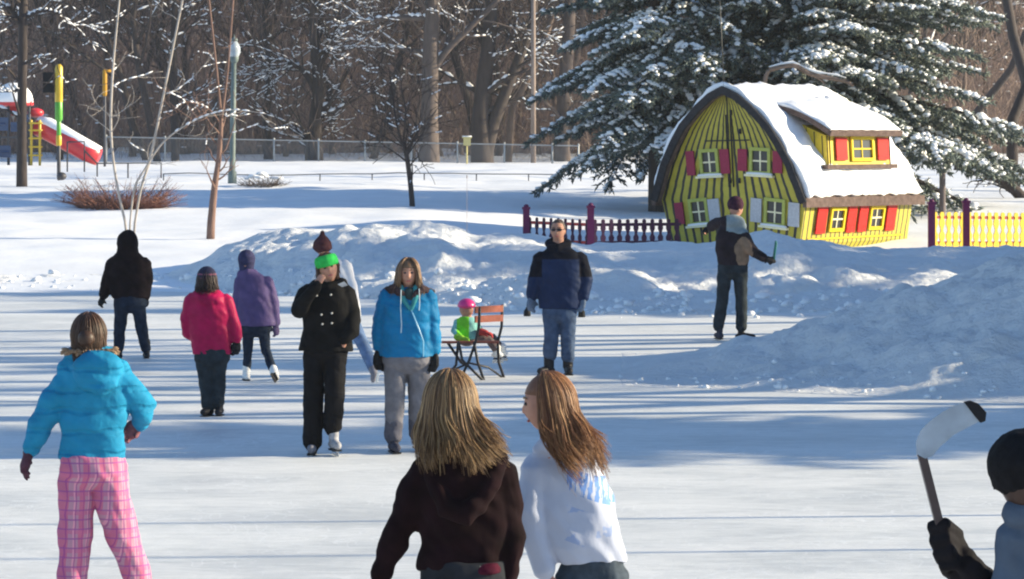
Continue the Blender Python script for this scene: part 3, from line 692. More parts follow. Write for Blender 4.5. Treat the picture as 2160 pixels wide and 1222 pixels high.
    s.legs([(2170, 1500), (2165, 1700), (2160, 1850)], [(2280, 1500), (2285, 1700), (2290, 1850)], (60, 48, 40), jean, hips=[(1480, 2130, 2325), (1540, 2130, 2325)])
    s.boot(s.P(2160, 1860), s.P(2150, 1928, .16), BLACK_BOOT, skate=True); s.boot(s.P(2290, 1860), s.P(2300, 1928, .16), BLACK_BOOT, skate=True)
    ht = MB(); ht.ell(s.hc + V((0, 0, .035)), (.126, .132, .115), 26, 18); ht.tube([s.hc + V((0, 0, .03)), s.hc + V((.01, 0, -.02))], [.124, .118], 20, caps=False); s.put('knit_hat', ht, cloth('black_knit', (.008, .008, .010), .4, 40), disp=wrinkle(.003, 30, 30))
    hr = MB(); hr.ell(s.hc + V((.01, -.01, -.01)), (.098, .112, .105), 20, 14); build('hair', hr, hairmat('cropped_hair', (.04, .02, .015), (.07, .04, .03)), s.root)
    s.done()
    st = empty('hockey_stick', at(1975, 1105, 9.55), 0, 'hockey stick with taped white blade raised at the lower right', 'hockey stick'); o = at(1975, 1105, 9.55)
    q = MB(); q.bar(at(1944, 958, 9.5) - o, at(2018, 1250, 9.66) - o, .026, .034, up=(0, 1, 0)); build('shaft', q, plain('brown_shaft', (.035, .022, .028), .35, 0, .4, 8), st, False)
    bp = [(1933, 958), (1932, 932), (1942, 908), (1962, 888), (1990, 868), (2020, 853), (2040, 850), (2062, 856), (2076, 872), (2074, 885), (2050, 898), (2012, 918), (1982, 944), (1968, 962), (1952, 968)]
    q = MB(); n = len(bp)
    for (dd) in (0,):
        fr = [at(x, y, 9.48 - .05 * (x - 1933) / 140) - o for x, y in bp]; bk_ = [p + V((.003, .014, 0)) for p in fr]
        q.add(fr + bk_, [tuple(range(n - 1, -1, -1)), tuple(range(n, 2 * n))] + [(k, (k + 1) % n, n + (k + 1) % n, n + k) for k in range(n)])
    me = q.mesh('blade'); b2 = link('blade', me, plain('white_blade', (.31, .36, .43), .5, 0, .3, 7), st, False)
    tp = [(2034, 849), (2048, 846), (2064, 852), (2080, 870), (2078, 888), (2068, 892), (2056, 878), (2044, 862)]; q = MB(); n = len(tp)
    fr = [at(x, y, 9.43) - V((0, .008, 0)) - o for x, y in tp]; bk_ = [p + V((0, .03, 0)) for p in fr]
    q.add(fr + bk_, [tuple(range(n - 1, -1, -1)), tuple(range(n, 2 * n))] + [(k, (k + 1) % n, n + (k + 1) % n, n + k) for k in range(n)])
    build('tape', q, plain('black_tape', (.015, .015, .018), .7), b2, False)

    # ---- small child on the bench
    s = Person('small child in pink helmet and lime green vest sitting on the bench', 34.75, 985, 718, 60, .010, z0=at(985, 720, 34.75).z)
    s.brow = EYE; s.head(984, 652, 0, .86, yaw=60); s.neck(s.P(985, 672), .04)
    grn = cloth('lime_nylon', (.16, .55, .04), .2, 16); tl = cloth('pale_teal_nylon', (.18, .42, .42), .25, 14)
    xa = s.P(958, 0).x; xb = s.P(990, 0).x
    s.jacket([(668, 972, 998), (678, 962, 1004), (700, 960, 1006), (716, 958, 1008)],
             [[(966, 680), (958, 698, -.05), (972, 712, -.15)], [(1002, 680, .03), (1014, 698, .05), (1022, 702, -.05)]], (8.5, 8, 7), [grn, tl], zone=lambda p: 0 if (xa + .03 < p[0] < xb) else 1)
    s.hnd(s.P(972, 713, -.15), s.P(982, 715, -.17), (0, 0, -1), 1, cloth('lime_glove', (.25, .5, .05)), .75, 25); s.hnd(s.P(1022, 702, -.05), s.P(1030, 704, -.06), (0, 0, -1), -1, cloth('red_glove', (.4, .05, .05)), .75, 25)
    s.legs([(985, 716, 0), (1030, 714, .05), (1046, 738, .06)], [(985, 716, .12), (1040, 712, .2), (1060, 738, .2)], (11, 9.5, 8), cloth('brown_snow_trouser', (.13, .10, .10)), hips=[(708, 965, 1004), (722, 966, 1003)])
    s.boot(s.P(1048, 740, .06), s.P(1058, 756, .06), WHITE_BOOT, .8, skate=True, shaft=.04); s.boot(s.P(1060, 738, .2), s.P(1068, 752, .2), WHITE_BOOT, .8, skate=True, shaft=.04)
    ht = MB(); ht.ell(s.hc + V((0, 0, .03)), (.105, .112, .092), 22, 16, fn=lambda d: (1, 1, 1) if d.z > -.15 else (.92, .92, .35)); s.put('helmet', ht, plain('pink_shell', (.62, .03, .20), .3), .007)
    s.done()
def tree_mat(name, col, var=.35, sc=6):
    m, nt, b = newmat(name)
    f = noise_tex(nt, sc, 6, mapping=(1, 1, .25), rough=.7)
    nt.links.new(ramp(nt, f, [(.3, mul(col, 1 - var)), (.55, col), (.75, mul(col, 1 + var))]), b.inputs['Base Color'])
    b.inputs['Roughness'].default_value = .9; bump(nt, b, f, .6, .03); return m
def snow_mat(name='snow', col=(.86, .87, .90), bs=.5, bd=.03, sc=5, fine=60):
    m, nt, b = newmat(name)
    f = noise_tex(nt, sc, 8, rough=.6)
    nt.links.new(ramp(nt, f, [(.3, mul(col, .93)), (.7, mul(col, 1.03))]), b.inputs['Base Color'])
    b.inputs['Roughness'].default_value = .75
    b.inputs['Subsurface Weight'].default_value = 0.0
    bump(nt, b, noise_tex(nt, sc * 2.5, 9, rough=.65), bs, bd); return m

def stripe_mat(name, col, freq, w=.12, dark=(.015, .015, .012)):
    m, nt, b = newmat(name)
    uv = N(nt, 'ShaderNodeUVMap'); sp = N(nt, 'ShaderNodeSeparateXYZ'); nt.links.new(uv.outputs[0], sp.inputs[0])
    def M_(op, a, bb=None):
        n = N(nt, 'ShaderNodeMath', operation=op)
        for i, q in enumerate((a, bb)):
            if q is None: continue
            if isinstance(q, (int, float)): n.inputs[i].default_value = q
            else: nt.links.new(q, n.inputs[i])
        return n.outputs[0]
    v = M_('ADD', M_('MULTIPLY', sp.outputs[0], freq), M_('MULTIPLY', noise_tex(nt, 1.6, 2), .5))
    fr = M_('ABSOLUTE', M_('SUBTRACT', M_('FRACT', v), .5)); ln = M_('LESS_THAN', fr, w)
    mx = N(nt, 'ShaderNodeMix', data_type='RGBA'); nt.links.new(ln, mx.inputs[0])
    c = ramp(nt, noise_tex(nt, 5, 5), [(.3, mul(col, .82)), (.7, mul(col, 1.1))])
    nt.links.new(c, mx.inputs[6]); mx.inputs[7].default_value = (*dark, 1)
    nt.links.new(mx.outputs[2], b.inputs['Base Color']); b.inputs['Roughness'].default_value = .55
    inv = M_('SUBTRACT', 1.0, ln); bump(nt, b, inv, .6, .015)
    return m

def house():
    a = R(35); S = 92.5
    c0 = at(1550, 520, 70.2)
    root = empty('storybook_house', c0, -a, 'crooked yellow storybook house with snow on its curved roof and red shutters', 'house')
    # local x along the gable (left to right), y into the house, z up; gable plane y = 0
    prof = [(2.03, 1.04), (1.88, 1.41), (1.71, 1.87), (1.42, 2.38), (1.16, 2.76), (.72, 3.19), (.36, 3.46), (0, 3.62)]
    WY = (.43, .37, .032); SC = 1.0
    yel = stripe_mat('yellow_board', WY, 17, .17); yel2 = stripe_mat('yellow_side_board', WY, 24, .11)
    yfr = plain('yellow_trim', (.66, .49, .02), .5); grn = plain('lime_trim', (.36, .40, .10), .5); red = plain('red_shutter', (.50, .025, .018), .5); mar = plain('maroon_shutter', (.28, .03, .07), .5)
    gry = plain('grey_shutter', (.42, .45, .50), .6); dark = plain('dark_pane', (.012, .014, .02), .35); whi = plain('cream_muntin', (.75, .72, .5), .5)
    brn = cloth('weathered_shingle', (.12, .085, .075), .35, 9, .85, .6, .02); blkm = cloth('dark_verge', (.03, .03, .035), .3, 12); sn = SNOW; slm = whi
    def hw_in(z):   # half width of the wall
        if z < 1.04: return 1.62 + (1.90 - 1.62) * (z + .3) / 1.34
        return float(np.interp(z, [p[1] for p in prof], [p[0] - .12 for p in prof]))
    LEN = 5.15
    # gable wall (front and back) with fanned boards
    for yy, nm in ((0, 'gable_wall'), (LEN, 'gable_wall')):
        mb = MB(); zs = [-.45 + 3.98 * k / 24 for k in range(25)]; vs = []; uvs = []
        for z in zs:
            h = max(.02, hw_in(z) if z > 0 else 1.62 + .2 * z)
            for j in range(9):
                u = -1 + 2 * j / 8; vs.append((u * h, yy, z)); uvs.append((u * .5 + .5, z))
        fs = []
        for i in range(24):
            for j in range(8): q = (i * 9 + j, i * 9 + j + 1, (i + 1) * 9 + j + 1, (i + 1) * 9 + j); fs.append(q if yy == 0 else q[::-1])
        me = D.meshes.new(nm); n0 = len(vs)
        vb = [(x, y + (.06 if yy == 0 else -.06), z) for x, y, z in vs]; fb = [tuple(i + n0 for i in f[::-1]) for f in fs]
        me.from_pydata(vs + vb, [], fs + fb); uvl = me.uv_layers.new(name='UVMap'); UV = uvs + uvs
        for lp in me.loops: uvl.data[lp.index].uv = UV[lp.vertex_index]
        link(nm, me, yel, root, False)
    # side walls leaning out towards the eaves
    for sx in (1, -1):
        vs = []; uvs = []; K = 12
        for i in range(K + 1):
            z = -.45 + 1.6 * i / K
            h = (1.62 + .2 * z if z < 0 else hw_in(z)) if z < 1.04 else 1.9
            for j in range(13):
                t = j / 12; y0 = .0 + t * LEN
                vs.append((sx * h, y0, z)); uvs.append((t, z))
        fs = [(i * 13 + j, i * 13 + j + 1, (i + 1) * 13 + j + 1, (i + 1) * 13 + j) for i in range(K) for j in range(12)]
        if sx < 0: fs = [f[::-1] for f in fs]
        me = D.meshes.new('side_wall'); n0 = len(vs); vb = [(x - sx * .06, y, z) for x, y, z in vs]
        me.from_pydata(vs + vb, [], fs + [tuple(i + n0 for i in f[::-1]) for f in fs]); uvl = me.uv_layers.new(name='UVMap'); UV = uvs + uvs
        for lp in me.loops: uvl.data[lp.index].uv = UV[lp.vertex_index]
        link('side_wall', me, yel2, root, False)
    # curved roof shell
    P = [(x, z) for x, z in prof]; full = P + [(-x, z) for x, z in P[-2::-1]]
    # denser profile
    def dens(Q, k=4):
        out = []
        for i in range(len(Q) - 1):
            for t in range(k): out.append((Q[i][0] + (Q[i + 1][0] - Q[i][0]) * t / k, Q[i][1] + (Q[i + 1][1] - Q[i][1]) * t / k))
        out.append(Q[-1]); return out
    def shell(off0, off1, y0, y1, mat, name, rag=0, ky=20, trim=0, par=None, sag=0):
        Q = dens(full); n = len(Q)
        nr = []
        for i in range(n):
            p, q = Q[max(0, i - 1)], Q[min(n - 1, i + 1)]; tx, tz = q[0] - p[0], q[1] - p[1]; l = math.hypot(tx, tz); nr.append((tz / l, -tx / l))
        lo, hi = trim, n - trim; vs = []
        idx = list(range(lo, hi)); m = len(idx)
        for j in range(ky + 1):
            yj = j / ky
            for o, s_ in ((off0, 0), (off1, 1)):
                for c_, i in enumerate(idx):
                    nx, nz = nr[i]; x, z = Q[i]; d = o; y = y0 + (y1 - (1.0 if y1 > 1 else 0) * max(0, (z - 1.04) / 2.58) ** 1.3 - y0) * yj
                    if rag and s_: d += rag * (noise.noise(Vector((x * 1.7, y * 1.7, z * 1.7))) + .5 * noise.noise(Vector((x * 5, y * 5, z * 5))))
                    yy2 = y
                    if rag and j in (0, ky): yy2 += .06 * noise.noise(Vector((x * 3, z * 3, j)))
                    px_, pz_ = x - nx * -d if False else x + (-nx) * -d, z
                    px_ = x + nx * d; pz_ = z + nz * d
                    if rag and (c_ == 0 or c_ == m - 1): pz_ += .07 * noise.noise(Vector((y * 3.1, 0, c_))) + .03 * noise.noise(Vector((y * 9, 0, c_)))
                    vs.append((px_, yy2, pz_))
        fs = []; W = 2 * m
        for j in range(ky):
            for c_ in range(m - 1):
                a_, b_ = j * W + c_, j * W + c_ + 1; fs.append((a_, a_ + W, b_ + W, b_))
                a_, b_ = a_ + m, b_ + m; fs.append((a_, b_, b_ + W, a_ + W))
            for c_ in (0, m - 1):
                q = (j * W + c_, j * W + c_ + m, (j + 1) * W + c_ + m, (j + 1) * W + c_); fs.append(q if c_ == 0 else q[::-1])
        for j in (0, ky):
            for c_ in range(m - 1):
                q = (j * W + c_, j * W + c_ + 1, j * W + c_ + 1 + m, j * W + c_ + m); fs.append(q if j == 0 else q[::-1])
        me = D.meshes.new(name); me.from_pydata(vs, [], fs); me.update()
        bm_fix(me); return link(name, me, mat, par or root, rag > 0)
    rf = shell(-.12, .0, -.22, LEN + .22, brn, 'roof')
    ver = shell(-.14, .03, -.27, -.20, blkm, 'verge_board', ky=2, par=rf)
    snw = shell(.002, .11, -.16, LEN + .18, sn, 'roof_snow', rag=.09, ky=60, trim=1, par=rf)
    # eave fascia along the lit side
    f = MB(); f.bar((2.0, -.22, 1.02), (2.06, LEN + .22, 1.0), .10, .22); f.bar((-2.0, -.22, 1.02), (-2.06, LEN + .22, 1.0), .10, .22)
    build('fascia', f, brn, rf, False)
    # dormer
    dy0, dy1, dx = 1.15, 4.2, 1.86; zb, zt = 1.86, 2.52
    d = MB(); d.add([(dx, dy0, zb), (dx, dy1, zb), (dx, dy1, zt), (dx, dy0, zt), (.8, dy0, zb), (.8, dy1, zb), (.8, dy1, zt + .45), (.8, dy0, zt + .45)],
                    [(0, 1, 2, 3), (4, 7, 6, 5), (0, 3, 7, 4), (1, 5, 6, 2), (0, 4, 5, 1), (3, 2, 6, 7)])
    dm = build('dormer', d, stripe_mat('dormer_yellow', (.60, .45, .02), 1, .0), root, False)
    t = MB()
    for yy in (dy0 + .03, dy0 + .14, dy1 - .03): t.bar((dx + .012, yy, zb), (dx + .012, yy, zt), .02, .02)
    for q in range(4): t.bar((dx - .1 - .2 * q, dy0 - .006, zb), (dx - .1 - .2 * q, dy0 - .006, zt + .1 * q), .02, .012)
    build('batten', t, blkm, dm, False)
    t = MB(); t.bar((dx + .05, dy0 - .2, zb - .05), (dx + .05, dy1 + .1, zb - .05), .16, .10); t.bar((dx - .2, dy0 - .05, zb), (dx - .2, dy0 - .05, zb + .01), .05, .05); build('sill_board', t, brn, dm, False)
    M1 = [(dx + .24, zt + .03), (.35, zt + .93)]
    def slab(x0, z0, x1, z1, y0, y1, th, name, mat, par, rag=0, k=24):
        vs = []; m = 10; L = math.hypot(x1 - x0, z1 - z0); nx, nz = -(z1 - z0) / L * -1, 0
        nx, nz = (z1 - z0) / L, -(x1 - x0) / L
        if nz < 0: nx, nz = -nx, -nz
        for s_ in (0, 1):
            for j in range(k + 1):
                for i in range(m + 1):
                    u = i / m; y = y0 + (y1 - y0) * j / k; x = x0 + (x1 - x0) * u; z = z0 + (z1 - z0) * u + .10 * math.sin(math.pi * u)
                    e = th * s_
                    if rag and s_:
                        e += rag * (noise.noise(Vector((x * 2.3, y * 2.3, 5))) + .4 * noise.noise(Vector((x * 7, y * 7, 5)))); ed = min(j, k - j, i * 3) / 3.0
                        e *= min(1, .35 + .65 * ed)
                    if rag and i == 0: x += .05 * noise.noise(Vector((y * 4, 1, 1)))
                    vs.append((x + nx * e, y, z + nz * e))
        W = m + 1; T = (k + 1) * W; fs = []
        for j in range(k):
            for i in range(m):
                q = (j * W + i, j * W + i + 1, (j + 1) * W + i + 1, (j + 1) * W + i); fs.append(q); fs.append(tuple(T + x for x in q[::-1]))
            for i in (0, m): fs.append((j * W + i, (j + 1) * W + i, T + (j + 1) * W + i, T + j * W + i))
        for j in (0, k):
            for i in range(m): fs.append((j * W + i, j * W + i + 1, T + j * W + i + 1, T + j * W + i))
        me = D.meshes.new(name); me.from_pydata(vs, [], fs); me.update(); bm_fix(me); return link(name, me, mat, par, rag > 0)
    dr = slab(dx + .26, zt - .01, .62, zt + .62, dy0 - .28, dy1 + .12, .12, 'dormer_roof', brn, dm)
    slab(dx + .24, zt + .115, .45, zt + .78, dy0 - .25, dy1 + .10, .15, 'roof_snow', sn, dr, .09, 40)
    def window(par, org, ux, uz, nrm, w, h, frame, shut=(), sill=False, nm='window', mt=whi):
        """ux, uz: in-plane axes, nrm outward"""
        O = Vector(org); ux = Vector(ux).normalized(); uz = Vector(uz).normalized(); n = Vector(nrm).normalized()
        M = Matrix((ux, uz, n)).transposed()
        def B(mb, cx, cz, ww, hh, off, th): mb.box(O + ux * cx + uz * cz + n * off, (ww, hh, th), M)
        fr = MB(); t = .075
        for cx, cz, ww, hh in ((-w / 2 - t / 2, 0, t, h + 2 * t), (w / 2 + t / 2, 0, t, h + 2 * t), (0, h / 2 + t / 2, w, t), (0, -h / 2 - t / 2, w, t)): B(fr, cx, cz, ww, hh, .035, .05)
        f_ = build(nm, fr, frame, par, False)
        p = MB(); B(p, 0, 0, w, h, .008, .012); build('pane', p, dark, f_, False)
        g = MB(); B(g, 0, 0, .035, h, .024, .02); B(g, 0, 0, w, .035, .0255, .02)
        build('muntin', g, mt, f_, False)
        if sill:
            q = MB(); B(q, 0, -h / 2 - t - .03, w + .34, .05, .07, .12); build('sill', q, whi, f_, False)
            q = MB(); q.tube([O + ux * x + uz * (-h / 2 - t + .012) + n * .07 for x in (-w / 2 - .12, 0, w / 2 + .12)], [.03, .04, .03], 8, flat=.8); build('sill_snow', q, sn, f_)
        for (cx, ww, hh, mat, lab) in shut:
            q = MB(); B(q, cx, 0, ww, hh, .04, .035)
            B(q, cx, hh * .33, ww * .98, .03, .058, .012); B(q, cx, -hh * .33, ww * .98, .03, .058, .012)
            o = build('shutter', q, mat, par, False)
    # gable windows (front, facing -y)
    def G(px, py): return ((px - 1550) / (S * math.cos(a)), (520 - py) / S)
    for (px, py, w, h, rot, sh) in (
        (1508, 343, .36, .46, -.05, ((-.50, .22, .56, mar, ''), (.42, .24, .56, mar, ''))),
        (1610, 340, .40, .46, .05, ((-.46, .24, .50, mar, ''), (.46, .24, .50, mar, ''))),
        (1482, 448, .36, .46, -.09, ((-.52, .22, .50, mar, ''), (.42, .3, .52, gry, ''))),
        (1634, 447, .40, .48, .09, ((-.48, .28, .54, gry, ''), (.50, .28, .54, gry, '')))):
        x, z = G(px, py); window(root, (x, -.002, z), (math.cos(rot), 0, -math.sin(rot)), (math.sin(rot), 0, math.cos(rot)), (0, -1, 0), w, h, grn, sh, True)
    # narrow door in the middle and the hoist bar
        q = MB()
    for x in (-.06, .06): q.bar((x, -.03, 1.35), (x, -.03, 3.0), .03, .02)
    build('hatch_board', q, blkm, root, False)
    q = MB(); q.tube([G(1503, 298)[0:1] + (-.08,) + G(1503, 298)[1:], G(1592, 296)[0:1] + (-.08,) + G(1592, 296)[1:]], .015, 8)
    q.tube([(0, -.08, 2.4), (0, -.06, 3.5)], .012, 8); q.tube([(-.02, -.08, 2.4), (-.02, -.005, 2.4)], .012, 6)
    build('hoist_bar', q, plain('iron', (.03, .03, .03), .4, .5), root)
    for x, z in ((-.02, 1.5), (.22, 1.5), (-.05, 2.65), (.3, 2.62), (.08, 3.05)):
        q = MB(); q.box((x, -.03, z), (.05, .03, .12)); q.box((x, -.05, z - .03), (.02, .03, .05)); build('hinge', q, blkm, root, False)
    q = MB(); q.tube([(0, -.15, 3.5), (0, -.15, 5.6)], [.014, .009], 8); q.tube([(-.12, -.15, 4.35), (.12, -.15, 4.35)], .008, 6); build('lightning_rod', q, plain('iron', (.03, .03, .03)), root)
    # side windows on the leaning wall
    zc = .62; hA, hB = hw_in(.2), hw_in(1.0); up = Vector((hB - hA, 0, .8)).normalized(); nn = Vector((up.z, 0, -up.x))
    for yc, sh in ((1.52, ((-.75, .44, .64, red, ''), (.66, .40, .64, red, ''))), (3.40, ((-.68, .40, .64, red, ''), (.70, .44, .64, red, '')))):
        window(root, (hw_in(zc) + .004, yc, zc), (0, 1, 0), up, nn, .54, .42, yfr, sh, False)
    q = MB(); q.bar((hw_in(.97) + .03, 0, .99), (hw_in(.97) + .03, LEN, .99), .04, .05); q.bar((hw_in(.16) + .02, .3, .18), (hw_in(.16) + .02, LEN - .3, .18), .03, .03); build('rail_trim', q, yfr, root, False)
    window(dm, (dx + .004, (dy0 + dy1) / 2 + .1, (zb + zt) / 2 + .03), (0, 1, 0), (0, 0, 1), (1, 0, 0), .92, .42, yfr, ((-1.0, .52, .52, red, ''), (1.0, .52, .52, red, '')), False, mt=yfr)
    def lean(o):       # the house is built out of true: everything leans a little to its left
        for ch in o.children:
            for v in ch.data.vertices: v.co.x -= .055 * v.co.z
            ch.data.update(); lean(ch)
    bpy.context.view_layer.update(); lean(root)
    return root

def bm_fix(me):
    import bmesh
    bm = bmesh.new(); bm.from_mesh(me); bmesh.ops.recalc_face_normals(bm, faces=bm.faces); bm.to_mesh(me); bm.free()

def baluster(mb, x, y, z0, h, w, ux, mat=0, th=.025):
    """flat board sawn to a baluster outline"""
    pr = [(0, .95), (.12, .95), (.17, .5), (.27, .9), (.36, .95), (.45, .45), (.5, .4), (.56, .55), (.66, .95), (.76, .85), (.84, .42), (.9, .7), (.97, .6), (1, .25)]
    pts = [(w / 2 * b, h * a) for a, b in pr] + [(-w / 2 * b, h * a) for a, b in pr[::-1]]
    U = Vector(ux); M = Matrix.Translation(Vector((x, y, z0))) @ Matrix((U, Vector((0, 0, 1)), U.cross(Vector((0, 0, 1))))).transposed().to_4x4()
    mb.poly(pts, M, th, mat)
def garden_fence(name, p0, p1, posts, h, label, bmat, pmat, rmat, spacing=.17, w=.11, phs=None, bz=0.0):
    p0, p1 = Vector(p0), Vector(p1); root = empty(name, p0, 0, label, 'fence', 'painted baluster fences beside the yellow house'); v = p1 - p0; L = v.length; ux = v.normalized(); uxh = Vector((v.x, v.y, 0)).normalized()
    n = int(L / spacing); b = MB(); 
    for k in range(n):
        q = v * ((k + .5) / n); b2 = MB(); baluster(b2, q.x, q.y, q.z + bz, h, w, uxh, 0); o = build('baluster', b2, bmat, root, False)
    for zz in (.10, h - .12):
        r = MB(); r.bar(Vector((0, .03, zz)), v + Vector((0, .03, zz)), .04, .07); build('rail', r, rmat, root, False)
    for i, t in enumerate(posts):
        q = v * t; r = MB(); ph = (phs[i] if phs else h + .35)
        r.box((q.x, q.y, q.z + ph / 2 - .15), (.15, .15, ph + .3)); r.box((q.x, q.y, q.z + ph + .02), (.19, .19, .05)); r.ell((q.x, q.y, q.z + ph + .06), (.06, .06, .05), 10, 8)
        build('post', r, pmat, root, False)
    return root
def garden():
    pur = plain('purple_paint', (.10, .015, .07), .5); dpu = plain('dark_purple_paint', (.035, .012, .04), .6); yl = plain('yellow_paint', (.66, .48, .05), .5); rd = plain('oxblood_paint', (.30, .05, .05), .5)
    d1 = 68.5; a = at(1110, 516, d1 + 1.0); b = at(1246, 522, d1); c = at(1436, 520, d1 + .8)
    garden_fence('picket_fence', a, b, (0,), .62, 'short purple baluster fence with a red rail behind the man in navy', dpu, pur, rd, .19, .10, [.80])
    garden_fence('picket_fence', b, c, (0,), .62, 'dark purple baluster fence joining the left corner of the yellow house', dpu, pur, dpu, .19, .13, [.88])
    d2 = 69.5; a = at(1965, 522, d2); b = at(2300, 522, d2 + 3.2)
    garden_fence('picket_fence', a, b, (0, .21, .95), .80, 'yellow baluster fence with purple posts right of the house', yl, pur, rd, .215, .185, [.98, 1.02, 1.02])
# ---------------- terrain ----------------
def sstep(a, b, x): t = np.clip((x - a) / (b - a), 0, 1); return t * t * (3 - 2 * t)
LP = [(-50, -.05), (53, -.05), (56.5, .08), (60, .25), (68, .70), (80, .95), (94, 1.30), (108, 1.48), (120, 1.60), (141, 1.66), (200, 1.95), (215, 3), (330, 34), (420, 40)]
RP = [(-50, -.05), (53, -.05), (60, .02), (72, .16), (77, .55), (82, .80), (94, 1.22), (108, 1.44), (120, 1.58), (141, 1.66), (200, 1.95), (215, 3), (330, 34), (420, 40)]
def gz(X, Y):
    X = np.asarray(X, float); Y = np.asarray(Y, float); px = 1080 + F * X / np.maximum(Y, 20)
    l = np.interp(Y, *zip(*LP)); r = np.interp(Y, *zip(*RP)); w = sstep(850, 1350, px)
    return l * (1 - w) + r * w + .16 * fbm(X / 7, Y / 7, 4, 3) * sstep(57, 66, Y) + .05 * fbm(X / 1.3, Y / 1.3, 3, 8) * sstep(57, 64, Y)
def gzf(x, y): return float(gz(np.array([x]), np.array([y]))[0])
def onground(px, d, dz=0.0):
    x = (px - 1080) * d / F; return Vector((x, d, gzf(x, d) + dz))
def sheet(name, xs, ys, fn, mat, kind='structure'):
    X, Y = np.meshgrid(xs, ys); Z = fn(X, Y); V = np.stack([X, Y, Z], -1).reshape(-1, 3)
    nx, ny = len(xs), len(ys); i = np.arange(nx - 1)[None, :] + nx * np.arange(ny - 1)[:, None]
    Q = np.stack([i, i + 1, i + 1 + nx, i + nx], -1).reshape(-1, 4)
    o = link(name, bigmesh(name, V, Q), mat); tag(o, kind=kind); return o
CREST = [(-200, 575), (0, 577), (200, 583), (330, 578), (400, 545), (450, 520), (520, 498), (600, 482), (700, 478), (780, 466), (850, 484), (930, 480), (1000, 505), (1080, 500), (1150, 505), (1250, 521), (1400, 523), (1500, 520), (1580, 508), (1640, 494), (1700, 513), (1800, 520), (1900, 533), (2000, 528), (2160, 524), (2500, 520)]
FOOT = [(-200, 606), (0, 606), (350, 602), (500, 614), (700, 624), (1000, 638), (1200, 655), (1700, 655), (1900, 640), (2400, 635)]
def bank_h(X, Y):
    px = 1080 + F * X / 56.0
    yc = np.interp(px, *zip(*CREST)); yf = np.interp(px, *zip(*FOOT))
    zc = H - (yc - HY) * 58.0 / F; Yf = F * H / (yf - HY) - .2; Yc = 58.0
    t = (Y - Yf) / (Yc - Yf); front = np.clip(t, -.2, 1)
    prof = np.where(t < 1, np.sign(front) * np.abs(front) ** .62, 1 - ((Y - Yc) / 4.2) ** 2 * 1.0)
    lump = fbm(X / 1.5, Y / 1.7, 5, 21, .55); lump2 = fbm(X / .45, Y / .5, 3, 31)
    rid = 1 - np.abs(fbm(X / 2.1, Y / 1.3, 3, 44)) * 3.2
    env = np.clip(t * 3, 0, 1) * np.clip((62.5 - Y) / 3, 0, 1); env2 = env * np.clip(1.25 - t, .35, 1)
    z = zc * prof + env2 * (.50 * lump * np.clip(zc, .25, 1) + .12 * rid * np.clip(zc, 0, 1)) + env * .07 * lump2
    return np.where((t < -.15), -.2, z) - .04 * (t < 0)
PTOP = [(.6, -.06), (1.5, .02), (2.3, .12), (3.0, .30), (3.9, .63), (4.6, .93), (5.2, 1.08), (6.0, 1.22), (6.7, 1.6), (8, 2.4), (10, 2.9), (13, 2.4), (16, .3), (18, -.2)]  # the tall rise past the right edge is added to shade the visible slope
def pile_h(X, Y):
    zt = np.interp(X * 36.4 / Y, *zip(*PTOP)); wf = np.interp(X, [0, 2, 6, 12], [2.6, 3.4, 5.8, 6.2]); wb = np.interp(X, [0, 2, 6, 12], [1.8, 2.4, 5.0, 5.0])
    dY = (Y - 36.4); t = np.where(dY < 0, -dY / wf, dY / wb); p = np.clip(1 - t ** 1.7, -.3, 1); p = np.where(p > 0, p ** 1.35, p)
    env = np.clip(p * 3, 0, 1) * np.clip(zt * 3, 0, 1)
    base = np.where(zt < 0, zt - .02, np.where(p < 0, -.05, zt * p))
    return base + env * (.36 * fbm(X / 1.2, Y / 1.1, 6, 5, .52) + .05 * fbm(X / .3, Y / .3, 3, 9)) - .06 * (t > 1)

